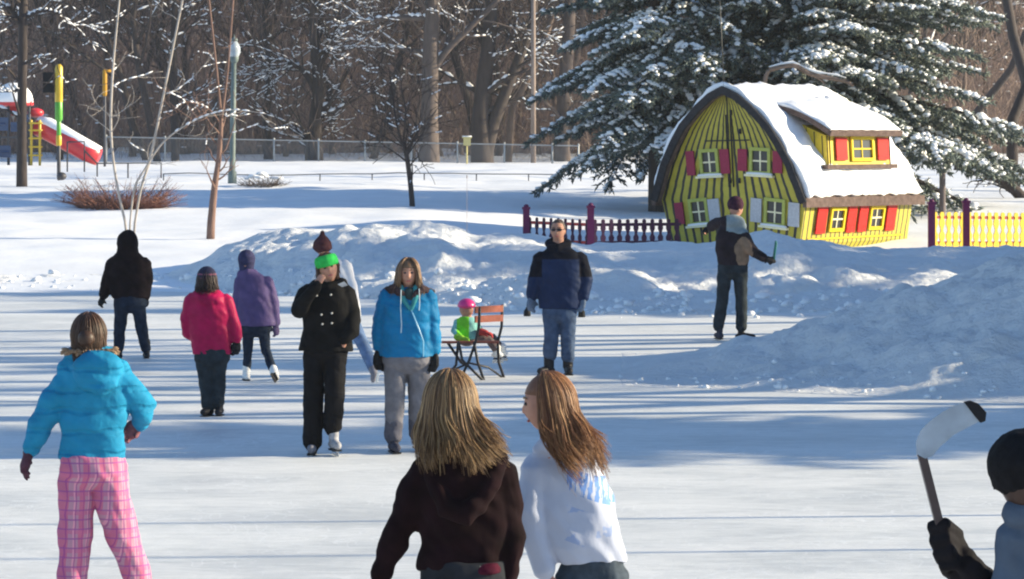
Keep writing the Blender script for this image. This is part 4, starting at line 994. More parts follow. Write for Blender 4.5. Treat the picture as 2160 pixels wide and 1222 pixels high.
def terrain():
    gm = snow_mat('field_snow', (.84, .85, .88), .35, .05, .7)
    ys = np.concatenate([np.linspace(-60, 50, 23), np.linspace(51, 110, 190), np.linspace(112, 150, 40), np.linspace(154, 420, 60)])
    xs = np.concatenate([np.linspace(-220, -32, 30), np.linspace(-31, 31, 210), np.linspace(34, 220, 30)])
    g = sheet('snow_ground', xs, ys, gz, gm)
    me = g.data; lit = cloth('leaf_litter', (.12, .08, .07), .5, .6, 1.0, .5, .2); me.materials.append(lit)
    n = len(me.polygons); c = np.empty(n * 3, np.float32); me.polygons.foreach_get('center', c); c = c.reshape(-1, 3)
    me.polygons.foreach_set('material_index', (c[:, 1] + 6 * np.sin(c[:, 0] * .3) > 196).astype(np.int32))
    # ice
    m, nt, b = newmat('rink_ice')
    s1 = noise_tex(nt, 1, 6, mapping=(.5, .9, 1), rough=.6); s2 = noise_tex(nt, 1, 8, mapping=(3, 9, 1), rough=.7)
    mx = N(nt, 'ShaderNodeMath', operation='ADD'); nt.links.new(s1, mx.inputs[0]); nt.links.new(s2, mx.inputs[1])
    c = ramp(nt, mx.outputs[0], [(0, (.52, .54, .55)), (.42, (.58, .595, .60)), (.50, (.68, .69, .69)), (.60, (.76, .765, .765)), (1, (.82, .825, .825))]); 
    hf = N(nt, 'ShaderNodeMath', operation='MULTIPLY'); hf.inputs[1].default_value = .5; nt.links.new(mx.outputs[0], hf.inputs[0])
    nt.links.new(hf.outputs[0], c.node.inputs[0])
    nt.links.new(c, b.inputs['Base Color'])
    nt.links.new(ramp(nt, s1, [(.35, (.45,) * 3), (.7, (.7,) * 3)]), b.inputs['Roughness']); b.inputs['Specular IOR Level'].default_value = .28
    sc = []
    for q, (mp_, w_) in enumerate((((.9, 1.1, 1), .004), ((2.2, 1.3, 1), .005), ((.5, 3.5, 1), .006))):
        v = noise_tex(nt, 1, 1.5, mapping=mp_); a_ = N(nt, 'ShaderNodeMath', operation='PINGPONG'); a_.inputs[1].default_value = .045; nt.links.new(v, a_.inputs[0])
        l_ = N(nt, 'ShaderNodeMath', operation='LESS_THAN'); l_.inputs[1].default_value = w_ * .8; nt.links.new(a_.outputs[0], l_.inputs[0]); sc.append(l_.outputs[0])
    mm = N(nt, 'ShaderNodeMath', operation='MAXIMUM'); nt.links.new(sc[0], mm.inputs[0]); nt.links.new(sc[1], mm.inputs[1]); m3 = N(nt, 'ShaderNodeMath', operation='MAXIMUM'); nt.links.new(mm.outputs[0], m3.inputs[0]); nt.links.new(sc[2], m3.inputs[1])
    pt = N(nt, 'ShaderNodeMath', operation='MULTIPLY'); nt.links.new(m3.outputs[0], pt.inputs[0]); nt.links.new(ramp(nt, noise_tex(nt, .9, 3), [(.4, (0, 0, 0)), (.6, (.5, .5, .5))]), pt.inputs[1])
    mxs = N(nt, 'ShaderNodeMix', data_type='RGBA'); nt.links.new(pt.outputs[0], mxs.inputs[0]); nt.links.new(c, mxs.inputs[6]); mxs.inputs[7].default_value = (.86, .87, .88, 1); nt.links.new(mxs.outputs[2], b.inputs['Base Color'])
    hh_ = N(nt, 'ShaderNodeMath', operation='MULTIPLY_ADD'); nt.links.new(m3.outputs[0], hh_.inputs[0]); hh_.inputs[1].default_value = -.25; nt.links.new(s2, hh_.inputs[2])
    bump(nt, b, hh_.outputs[0], .35, .03)
    def icez(X, Y): return .012 * fbm(X / 3, Y / 3, 3, 2) * 0 + 0
    sheet('rink_ice', np.linspace(-45, 45, 40), np.linspace(-12, 58, 40), icez, m)
    # scratched lines and cracks across the ice
    bm_ = snow_mat('plowed_snow', (.82, .83, .85), 1.0, .11, 2.6)
    sheet('snow_bank', np.linspace(-22, 24, 900), np.linspace(47.5, 63, 300), bank_h, bm_)
    sheet('snow_pile', np.linspace(.3, 17.5, 420), np.linspace(30.2, 42.5, 300), pile_h, bm_)
    # loose lumps along the foot of the banks
    rg = random.Random(8); mb = MB()
    for i in range(650):
        X = rg.uniform(-10, 12); px = 1080 + F * X / 56; Y = F * H / (interp(px, FOOT) - HY) + rg.gauss(0, .7) - .1
        z = max(0, float(bank_h(np.array([X]), np.array([Y]))[0])); r = abs(rg.gauss(0, .035)) + .012
        mb.ell((X, Y, z + r * .2), (r * rg.uniform(.8, 1.6), r, r * .8), 8, 6, Matrix.Rotation(rg.uniform(0, 3), 3, 'Z'), fn=lambda d, s=i: (1 + .9 * noise.noise(d * 1.6 + Vector((s, 0, 0))),) * 3)
    for i in range(90):
        X = rg.uniform(1.2, 8); Y = 36.4 - float(np.interp(X, [0, 2, 6, 12], [2.2, 2.8, 5.4, 6.0])) + rg.gauss(0, .45)
        z = max(0, float(pile_h(np.array([X]), np.array([Y]))[0])); r = abs(rg.gauss(0, .022)) + .008
        mb.ell((X, Y, z + r * .2), (r * 1.3, r, r * .8), 8, 6, Matrix.Rotation(rg.uniform(0, 3), 3, 'Z'), fn=lambda d, s=i: (1 + .9 * noise.noise(d * 1.6 + Vector((s, 0, 0))),) * 3)
    tag(build('snow_chunks', mb, SNOW), kind='stuff')

# ---------------- bare trees ----------------
START = [.32]
def grow(T, B, S, p, d, L, r, lev, rg, mx, up=.12, snow=.4, kids=(5, 4, 3, 2), minr=.009, wander=.22):
    k = max(3, int(6 - lev)); pts = [Vector(p)]; d = Vector(d).normalized()
    for i in range(k):
        d = (d + Vector((rg.gauss(0, wander), rg.gauss(0, wander), rg.gauss(0, wander) * .6 + up))).normalized()
        pts.append(pts[-1] + d * L / k)
    rr = [max(minr, r * (1 - .72 * i / k)) for i in range(k + 1)]
    (T if lev == 0 else B).tube(pts, rr, (9, 6, 4, 3, 3)[min(lev, 4)], caps=False)
    snow_on(S, pts, rr, rg, snow)
    if lev < mx:
        n = kids[min(lev, len(kids) - 1)]
        for j in range(n):
            t = rg.uniform(.28, 1.0) if lev else START[0] + (1 - START[0]) * (j + rg.random()) / n
            i = min(k - 1, int(t * k)); q = pts[i].lerp(pts[i + 1], t * k - i)
            ax = (pts[i + 1] - pts[i]).normalized(); az = rg.uniform(0, 6.28); o = ax.orthogonal().normalized(); o2 = ax.cross(o)
            sp = R(rg.uniform(30, 68)); nd = ax * math.cos(sp) + (o * math.cos(az) + o2 * math.sin(az)) * math.sin(sp)
            grow(T, B, S, q, nd, L * rg.uniform(.4, .62), rr[i] * rg.uniform(.45, .62), lev + 1, rg, mx, up, snow, kids, minr, wander)
def snow_on(S, pts, rr, rg, prob):
    prob = 0 if rg.random() > prob * 1.25 else .85
    for i in range(len(pts) - 1):
        v = pts[i + 1] - pts[i]
        if abs(v.normalized().z) < .62 and rg.random() < prob:
            a, b = pts[i].lerp(pts[i + 1], rg.uniform(0, .2)), pts[i].lerp(pts[i + 1], rg.uniform(.7, 1)); o = Vector((0, 0, rr[i] * .75))
            S.tube([a + o, (a + b) / 2 + o * 1.2, b + o], [rr[i] * .5 + .006, rr[i] * .95 + .012, rr[i + 1] * .5 + .006], 5, caps=False)
def bare_tree(name, loc, h, r, seed, label=None, cat='tree', group=None, mat=None, mx=4, lean=(0, 0), snow=.3, kids=(9, 5, 4, 3), minr=.012, up=.10, wander=.2):
    rg = random.Random(seed); T, B, S = MB(), MB(), MB()
    grow(T, B, S, (0, 0, -.3), (lean[0], lean[1], 1), h, r, 0, rg, mx, up, snow, kids, minr, wander)
    root = empty(name, loc, 0, label, cat, group)
    build('trunk', T, mat or BARK, root); build('crown', B, mat or BARK, root)
    if S.n: tag(build('branch_snow', S, SNOW, root), kind='stuff')
    return root
def path_tree(name, d, stems, label, cat='tree', group=None, mat=None, seed=1, side=0, sideL=1.2, mx=2, snow=.4, minr=.01, parts=None, base_dz=None, sidekids=(4, 3, 2)):
    """stems: list of ([(px, py, ddepth)...], [radius px...]) traced as world paths"""
    rg = random.Random(seed); p0 = stems[0][0][0]; o = onground(p0[0], d); root = empty(name, o, 0, label, cat, group)
    B, S = MB(), MB()
    for pts, rad in stems:
        q = [at(p[0], p[1], d + (p[2] if len(p) > 2 else 0)) - o for p in pts]; rr = [x * d / F for x in rad]
        # round the polyline
        Q = []; RR = []
        for i in range(len(q) - 1):
            a, b = q[max(0, i - 1)], q[i]; c, e = q[i + 1], q[min(len(q) - 1, i + 2)]
            for t in (0, .25, .5, .75):
                Q.append(.5 * ((2 * b) + (c - a) * t + (2 * a - 5 * b + 4 * c - e) * t * t + (3 * b - a - 3 * c + e) * t ** 3)); RR.append(rr[i] + (rr[i + 1] - rr[i]) * t)
        Q.append(q[-1]); RR.append(rr[-1])
        if pts is stems[0][0] or abs(pts[0][1] - stems[0][0][0][1]) < 12: Q[0].z -= .2
        T = MB(); T.tube(Q, RR, 8, caps=False); build('trunk' if pts[0][1] > 280 else 'limb', T, mat or BARK, root)
        snow_on(S, Q, RR, rg, snow)
        for k in range(side):
            i = rg.randrange(len(Q) // 3, len(Q) - 1); v = (Q[i + 1] - Q[i]).normalized()
            az = rg.uniform(0, 6.28); w = v.orthogonal().normalized(); w2 = v.cross(w)
            dd = v * .6 + (w * math.cos(az) + w2 * math.sin(az)) * .9
            grow(B, B, S, Q[i], dd, sideL * rg.uniform(.5, 1.3), max(minr, RR[i] * .4), 1, rg, mx + 1, .06, snow, sidekids, minr)
    if base_dz:
        i0 = len(Q) * 0
        q = [at(*p, d) - o + Vector((0, 0, .045)) for p in ((1622, 145), (1645, 139), (1672, 135), (1690, 142), (1708, 151), (1728, 157), (1745, 159), (1765, 162), (1785, 168))]
        S.tube(q, [.015, .03, .04, .02, .035, .045, .02, .03, .01], 8, caps=False)
    if B.n: build('crown', B, mat or BARK, root)
    if S.n: tag(build('branch_snow', S, SNOW, root), kind='stuff')
    return root
def bush(name, px, d, w, h, n, label, mat, seed=1, snow=0):
    rg = random.Random(seed); o = onground(px, d); root = empty(name, o, 0, label, 'bush'); B = MB()
    for i in range(n):
        a = rg.uniform(0, 6.28); rr = w * .35 * math.sqrt(rg.random()); p = Vector((math.cos(a) * rr, math.sin(a) * rr, -.1))
        d_ = Vector((math.cos(a) * rg.uniform(.1, 1.0) * w / h, math.sin(a) * rg.uniform(.1, 1.0) * w / h, 1)).normalized(); L = h * rg.uniform(.6, 1.15) * (1 + .4 * abs(d_.x)); pts = [p]
        for k in range(4):
            d_ = (d_ + Vector((rg.gauss(0, .15), rg.gauss(0, .15), -.05))).normalized(); pts.append(pts[-1] + d_ * L / 4)
        B.tube(pts, [.012, .01, .008, .006, .004], 3, caps=False)
        for t in range(3):
            q = pts[rg.randrange(1, 4)]; e = q + Vector((rg.gauss(0, .2), rg.gauss(0, .2), rg.uniform(.05, .3))) * h; B.tube([q, e], [.006, .003], 3, caps=False)
    build('stems', B, mat, root)
    if snow:
        S = MB()
        for k in range(snow):
            a = rg.uniform(0, 6.28); q = w * .45 * math.sqrt(rg.random()); r = rg.uniform(.05, .11)
            S.ell((math.cos(a) * q, math.sin(a) * q, h * (.95 - .5 * (q / w) ** 2 * 4) * rg.uniform(.75, 1)), (r * 1.6, r * 1.3, r * .5), 8, 6)
        build('snow_caps', S, SNOW, root)
    return root

# ---------------- spruce ----------------
def oct_blob(c, r):   # c (n,3), r (n,3) -> verts, tri faces : 12-vertex blobs
    g = (1 + 5 ** .5) / 2
    v = np.array([(-1, g, 0), (1, g, 0), (-1, -g, 0), (1, -g, 0), (0, -1, g), (0, 1, g), (0, -1, -g), (0, 1, -g), (g, 0, -1), (g, 0, 1), (-g, 0, -1), (-g, 0, 1)]) / 1.9
    f = np.array([(0, 11, 5), (0, 5, 1), (0, 1, 7), (0, 7, 10), (0, 10, 11), (1, 5, 9), (5, 11, 4), (11, 10, 2), (10, 7, 6), (7, 1, 8), (3, 9, 4), (3, 4, 2), (3, 2, 6), (3, 6, 8), (3, 8, 9), (4, 9, 5), (2, 4, 11), (6, 2, 10), (8, 6, 7), (9, 8, 1)])
    n = len(c); V = (c[:, None] + v[None] * r[:, None]).reshape(-1, 3); Q = (f[None] + 12 * np.arange(n)[:, None, None]).reshape(-1, 3); return V, Q
def sprigs(p, d, L, r):  # 3-sided tapered needle tufts
    n = len(p); a = np.cross(d, np.array([[.3, .5, .81]])); a /= np.linalg.norm(a, axis=1)[:, None] + 1e-9; b = np.cross(d, a)
    vs = [p - d * L[:, None] * .1]
    for k in range(3):
        an = 2.094 * k; vs.append(p + d * (L * .35)[:, None] + (a * math.cos(an) + b * math.sin(an)) * r[:, None])
    vs.append(p + d * L[:, None]); V = np.stack(vs, 1).reshape(-1, 3)
    f = np.array([(0, 2, 1), (0, 3, 2), (0, 1, 3), (4, 1, 2), (4, 2, 3), (4, 3, 1)]); Q = (f[None] + 5 * np.arange(n)[:, None, None]).reshape(-1, 3); return V, Q
def bough(seed):
    rg = np.random.default_rng(seed); P, Dd, Ls, Rs = [], [], [], []; SC, SR = [], []; K = 13
    for k in range(K):
        t = .1 + .9 * k / (K - 1)
        for sd in (-1, 1):
            p0 = np.array([t, 0, -.16 * t * t + .10 * t]); ang = math.radians(rg.uniform(38, 62)); bl = .42 * (1 - t * .72) * rg.uniform(.75, 1.2)
            if k == K - 1: ang *= .3
            dv = np.array([math.cos(ang), sd * math.sin(ang), rg.uniform(-.22, .02)]); M = max(4, int(bl / .028)); snowy = rg.random() < .40 + .38 * t
            for m in range(M):
                u = (m + .5) / M; q = p0 + dv * bl * u + np.array([0, 0, -.22 * (bl * u) ** 1.2 * 1.0])
                for c in range(5):
                    w = dv + rg.normal(0, .5, 3); w[2] -= .3 * (c >= 3) ; w /= np.linalg.norm(w)
                    P.append(q + rg.normal(0, .006, 3)); Dd.append(w); Ls.append(rg.uniform(.026, .05)); Rs.append(rg.uniform(.0035, .0065))
                if snowy and rg.random() < .85:
                    SC.append(q + np.array([0, 0, .012])); s = rg.uniform(.011, .023) * (1 - .3 * u); SR.append([s * 1.35, s * 1.2, s * .7])
    return [np.array(x) for x in (P, Dd, Ls, Rs, SC, SR)]
def spruce_meshes(seed, h, rad, z0, nb, sag=.25):
    rg = np.random.default_rng(seed); bs = [bough(seed * 7 + i) for i in range(4)]
    VG, QG, VS, QS = [], [], [], []; ng = ns = 0; T = MB(); T.tube([(0, 0, -.4), (0, 0, h * .5), (0, 0, h)], [.026 * h * .7, .014 * h, .01], 10, caps=False)
    for i in range(nb):
        t = ((i + rg.random()) / nb) ** 1.05; z = z0 + (h - z0) * t * .985; L = rad * (1 - t) ** .8 * rg.uniform(.72, 1.12) + .25
        az = i * 2.39996 + rg.normal(0, .25); el = -sag * (1 - t) + .45 * t + rg.normal(0, .10)
        P, Dd, Ls, Rs, SC, SR = bs[i % 4]; ca, sa = math.cos(az), math.sin(az); ce, se = math.cos(el), math.sin(el)
        Rm = np.array([[ca * ce, -sa, -ca * se], [sa * ce, ca, -sa * se], [se, 0, ce]])
        k = L; sz = max(.55, min(1.0, 2.6 / L)) * L ** .0
        p = (P * [k, k, k]) @ Rm.T + [0, 0, z]; d = Dd @ Rm.T; f = L ** .55
        V, Q = sprigs(p, d, Ls * 2.2 * f, Rs * 2.6 * f); VG.append(V); QG.append(Q + ng); ng += len(V)
        keep = rg.random(len(SC)) < (.5 + .5 * rg.random()); c = (SC[keep] * k) @ Rm.T + [0, 0, z + .02]
        V, Q = oct_blob(c, SR[keep] * 2.1 * f * rg.uniform(.7, 1.3, (keep.sum(), 1))); V = V + rg.normal(0, .012, V.shape); VS.append(V); QS.append(Q + ns); ns += len(V)
        e = Vector((ca * ce, sa * ce, se)); pts = [Vector((0, 0, z)) + e * L * u + Vector((0, 0, (-.16 * u * u + .10 * u) * L)) for u in (0, .35, .7, 1)]
        T.tube(pts, [.012 * L + .015, .01 * L + .01, .006 * L + .006, .004], 4, caps=False)
    return T.mesh('trunk'), bigmesh('foliage', np.concatenate(VG), np.concatenate(QG)), bigmesh('bough_snow', np.concatenate(VS), np.concatenate(QS))
def spruce(meshes, loc, rz, label, group=None, sc=1.0):
    root = empty('spruce_tree', loc, rz, label, 'tree', group); root.scale = (sc,) * 3
    for nm, me, mt in zip(('trunk', 'foliage', 'bough_snow'), meshes, (BARK, NEEDLE, SNOW)):
        o = D.objects.new(nm, me); COL.objects.link(o); o.parent = root
        if not me.materials: me.materials.append(mt)
    return root

def vegetation():
    global BARK, NEEDLE
    BARK = tree_mat('dark_bark', (.05, .037, .034)); GBARK = tree_mat('grey_brown_bark', (.095, .072, .065)); RB = tree_mat('red_brown_bark', (.20, .12, .095)); BIR = tree_mat('birch_bark', (.40, .36, .33), .35, 5); WB = tree_mat('woods_bark', (.18, .13, .105))
    NEEDLE, nt, b = newmat('spruce_needles'); gm = N(nt, 'ShaderNodeNewGeometry'); b.inputs['Roughness'].default_value = .8
    nt.links.new(ramp(nt, gm.outputs['Random Per Island'], [(0, (.05, .065, .065)), (.5, (.10, .135, .125)), (1, (.18, .20, .15))]), b.inputs['Base Color'])
    # conifers beside and behind the house
    mA = spruce_meshes(3, 15, 3.4, 2.3, 155, .38); mB = spruce_meshes(5, 12.6, 5.6, 1.7, 170, .24)
    spruce(mA, onground(1388, 82.0), .4, 'tall snow-laden spruce whose trunk stands left of the yellow house')
    spruce(mB, onground(1745, 83.5), 1.2, 'broad snow-laden spruce rising directly behind the yellow house')
    spruce(mA, onground(1570, 89), 2.2, 'dark spruce between the two nearer spruces', sc=1.1)
    # off to the right: the trees that shade the rink
    grp = 'evergreens right of the rink'
    for x, y, s in ((15.0, 28.8, .62), (18.5, 38.1, .62), (21, 56, .8), (24, 50.5, .8), (30, 60.5, .9)):
        spruce(mB, (x, y, gzf(x, y)), x, 'evergreen standing beyond the right edge of the rink', grp, s)
    START[0] = .45
    c0 = bare_tree('bare_tree', (13, 28, 0), 15, .19, 5, 'leafless tree beside the right edge of the rink', group='leafless trees right of the rink', kids=(8, 4, 3), mx=3, snow=.1)
    rg = random.Random(12); START[0] = .32
    for (x, y) in ((12.6, 26.9), (15, 30.6), (17, 32.2), (13.5, 33.8), (19, 35.4), (15, 37.0), (17.5, 40.6), (14.5, 43.4), (21, 45.6), (16.2, 47.4), (23, 41.8), (12.2, 31.2), (26, 38.3), (28, 32.4), (13.4, 39.3), (14.2, 42.1), (16.6, 44.6), (13.8, 46.2), (18.8, 49.0), (15.4, 35.9), (19, 86.5), (15, 92.5), (26, 97), (18, 103), (22, 110), (17, 118)):
        c = copy_tree(c0); c.location = (x, y, gzf(x, y)); c.rotation_euler.z = rg.uniform(0, 6.28); s = rg.uniform(.8, 1.25); c.scale = (s, s, s)
    c0.location = (13.2, 29.4, 0)
    # the traced trees of the middle distance
    path_tree('birch_tree', 66, [([(268, 486), (246, 385), (234, 280, .3), (238, 150, .4), (252, 0, .5), (262, -90, .6)], [2.7, 2.7, 2.8, 2.5, 2, 1]),
        ([(282, 486, .1), (297, 400), (318, 330), (345, 200, -.3), (385, 0, -.4), (405, -90)], [2.6, 2.6, 2.9, 2.7, 2.2, 1]),
        ([(273, 486, .05), (283, 400, -.1), (305, 358, -.2), (340, 305, -.4), (380, 272, -.6), (430, 246, -.7), (490, 232, -.9), (560, 240, -1)], [2, 2.2, 2.2, 1.9, 1.7, 1.4, 1.1, .6])],
        'slender pale birch clump of three stems rising behind the hooded person', mat=BIR, side=6, sideL=1.0, mx=1, snow=.2, minr=.004, seed=4)
    path_tree('young_tree', 66, [([(444, 486), (452, 400), (462, 330), (467, 250)], [9, 7, 5.5, 4.5]), ([(467, 250), (455, 130, .1), (441, 0, .2), (434, -80)], [3, 2.4, 2, 1]), ([(467, 252), (480, 150, -.1), (492, 0, -.2), (500, -80)], [3, 2.4, 2, 1]),
        ([(466, 262), (440, 230, -.2), (400, 215, -.5), (370, 225, -.8)], [2, 1.5, 1.2, .6])], 'slim reddish tree forking above its leaning trunk in front of the lamp post', mat=RB, side=8, sideL=.9, mx=1, snow=.15, minr=.006, seed=9)
    path_tree('young_tree', 80, [([(870, 437), (866, 390), (858, 330), (850, 300)], [6, 5.5, 5, 4]), ([(855, 318), (838, 270), (828, 200, .3), (820, 140)], [3, 2.4, 1.8, 1]), ([(858, 328), (872, 295), (884, 275)], [3.5, 3, 2]), ([(850, 300), (856, 240), (846, 180)], [2.6, 2, 1])],
        'small dark young tree alone on the snowfield below the fence', side=9, sideL=1.3, mx=2, snow=.12, minr=.008, seed=13)
    path_tree('bare_tree', 94, [([(46, 388), (46, 250), (48, 100), (50, -60)], [12, 10, 10, 9]), ([(48, 60), (20, 18), (-20, 8)], [6, 5, 4]), ([(50, 40), (90, 22), (130, 30)], [5, 4, 2])], 'thick dark straight trunk beside the playground at the left edge', mat=BARK, side=10, sideL=2.2, mx=2, snow=.7, seed=15, minr=.012)
    path_tree('bare_tree', 146, [([(905, 350), (906, 250), (908, 120), (912, 0), (914, -120)], [24, 18, 17, 16, 14]), ([(910, 40), (860, 38), (790, 42), (720, 60)], [7, 6, 5, 3]), ([(908, 160), (940, 110), (990, 60), (1060, -10)], [8, 7, 6, 5])], 'broad upright trunk behind the chain-link fence with snowy limbs on both sides', mat=GBARK, side=12, sideL=3.2, mx=2, snow=.6, seed=21, minr=.016)
    path_tree('bare_tree', 148, [([(1018, 352), (1014, 270), (1020, 180), (1032, 80), (1040, -60)], [26, 20, 17, 15, 12]), ([(1022, 345), (1038, 270), (1068, 190), (1100, 110), (1122, 40), (1135, -60)], [16, 14, 12, 10, 8, 6]), ([(1035, 70), (1075, 55), (1110, 62)], [6, 5, 3])], 'heavy tree forking low into two leaning trunks with snow in the fork', mat=BARK, side=12, sideL=3.2, mx=2, snow=.6, seed=22, minr=.016)
    path_tree('bare_tree', 150, [([(1188, 358), (1186, 300), (1190, 200), (1200, 60), (1205, -60)], [18, 16, 15, 13, 10])], 'brown trunk behind the fence just left of the spruce boughs', mat=GBARK, side=10, sideL=3, mx=2, snow=.5, seed=24, minr=.016)
    path_tree('bare_tree', 152, [([(668, 340), (664, 270), (672, 190), (664, 100), (660, -50)], [15, 14, 13, 10, 8]), ([(668, 200), (640, 150), (600, 130), (540, 120)], [7, 6, 4, 2]), ([(668, 150), (700, 90), (720, 20)], [6, 5, 3]), ([(652, 340), (648, 305), (642, 275)], [9, 7, 5])], 'gnarled dark tree clotted with snow behind the middle of the fence', mat=BARK, side=16, sideL=3.2, mx=2, snow=.9, seed=26, minr=.018)
    path_tree('bare_tree', 150, [([(370, 345), (368, 250), (366, 120), (372, -40)], [9, 8, 8, 6])], 'straight dark trunk behind the birch stems', mat=BARK, side=12, sideL=3, mx=2, snow=.8, seed=29, minr=.016)
    # fallen dark bough at the right edge
    path_tree('fallen_bough', 88, [([(2215, 455), (2165, 425), (2130, 392), (2090, 372), (2050, 362)], [14, 13, 11, 8, 4])], 'dark drooping bough lying on the snow at the far right', cat='bough', mat=BARK, side=14, sideL=.8, mx=1, snow=.3, seed=31)
    # snow-covered brown limb over the roof
    path_tree('snowy_limb_tree', 79, [([(1600, 470), (1606, 300), (1612, 180), (1622, 148)], [6, 5, 4.5, 4.5]), ([(1622, 148), (1672, 138), (1708, 156), (1745, 164), (1785, 172), (1800, 182)], [5, 5, 5, 5, 4, 2]), ([(1708, 156), (1730, 168), (1740, 178)], [3, 2.4, 1.5])], 'brown crooked limb topped with snow just above the house ridge', mat=tree_mat('tan_bark', (.20, .14, .11)), snow=0, seed=33, base_dz=1)
    # distinct grey post pole & bush
    bush('red_twig_bush', 255, 78, 2.3, .85, 420, 'sprawling reddish bare bush left of the birch clump base', tree_mat('red_twig', (.22, .10, .075)), 3)
    bush('snowy_bush', 553, 92, 1.1, .42, 120, 'low round bush with caps of snow right of the lamp post', GBARK, 5, 14)
    # ---- the woods
    lab = 'leafless brown tree within the dense woods behind the chain-link fence'; g = 'trees of the woods behind the fence'
    protos = [bare_tree('woodland_tree', (0, 150, 0), 15, (.16, .2, .12, .24)[i], 50 + i, lab, group=g, mat=(WB, BARK, WB, BARK)[i], kids=(13, 6, 4, 2), mx=3, snow=.11, minr=.018, lean=((.03, 0), (-.06, 0), (.1, 0), (0, .05))[i]) for i in range(4)]
    rg = random.Random(77); n = 0
    for i in range(92):
        px = rg.uniform(-60, 2220); d = 146 + 62 * rg.random() ** .8; loc = onground(px, d); o = protos[i] if i < 4 else copy_tree(protos[i % 4])
        o.location = loc; o.rotation_euler.z = rg.uniform(0, 6.28); s = rg.uniform(.75, 1.3); o.scale = (s, s, s * rg.uniform(.9, 1.1))
    # thicket
    rg = np.random.default_rng(5); n = 90000; Y = rg.uniform(150, 235, n); X = rg.uniform(-1, 1, n) * Y * .19 ; gzv = np.interp(Y, *zip(*LP))
    Z = gzv + 13 * rg.random(n) ** 1.25; d = rg.normal(0, .45, (n, 3)); d[:, 2] += .9; d /= np.linalg.norm(d, axis=1)[:, None]; L = rg.uniform(.5, 2.4, n)
    V, Q = sprigs(np.stack([X, Y, Z], 1), d, L, rg.uniform(.006, .022, n))
    m, nt, b = newmat('thicket_twigs'); gm = N(nt, 'ShaderNodeNewGeometry')
    nt.links.new(ramp(nt, gm.outputs['Random Per Island'], [(0, (.07, .045, .04)), (.5, (.19, .122, .10)), (1, (.34, .25, .20))]), b.inputs['Base Color']); b.inputs['Roughness'].default_value = .9
    o = link('woodland_thicket', bigmesh('woodland_thicket', V, Q), m, sm=False); tag(o, kind='stuff')
    n = 1100; Y = rg.uniform(150, 215, n); X = rg.uniform(-1, 1, n) * Y * .18; Z = np.interp(Y, *zip(*LP)) + 11.5 * rg.random(n) ** .8; r = rg.uniform(.03, .11, (n, 1)) * np.array([[1.6, 1.2, .6]])
    V, Q = oct_blob(np.stack([X, Y, Z], 1), r); s_ = link('lodged_snow', bigmesh('lodged_snow', V, Q), SNOW, o); tag(s_, kind='stuff')

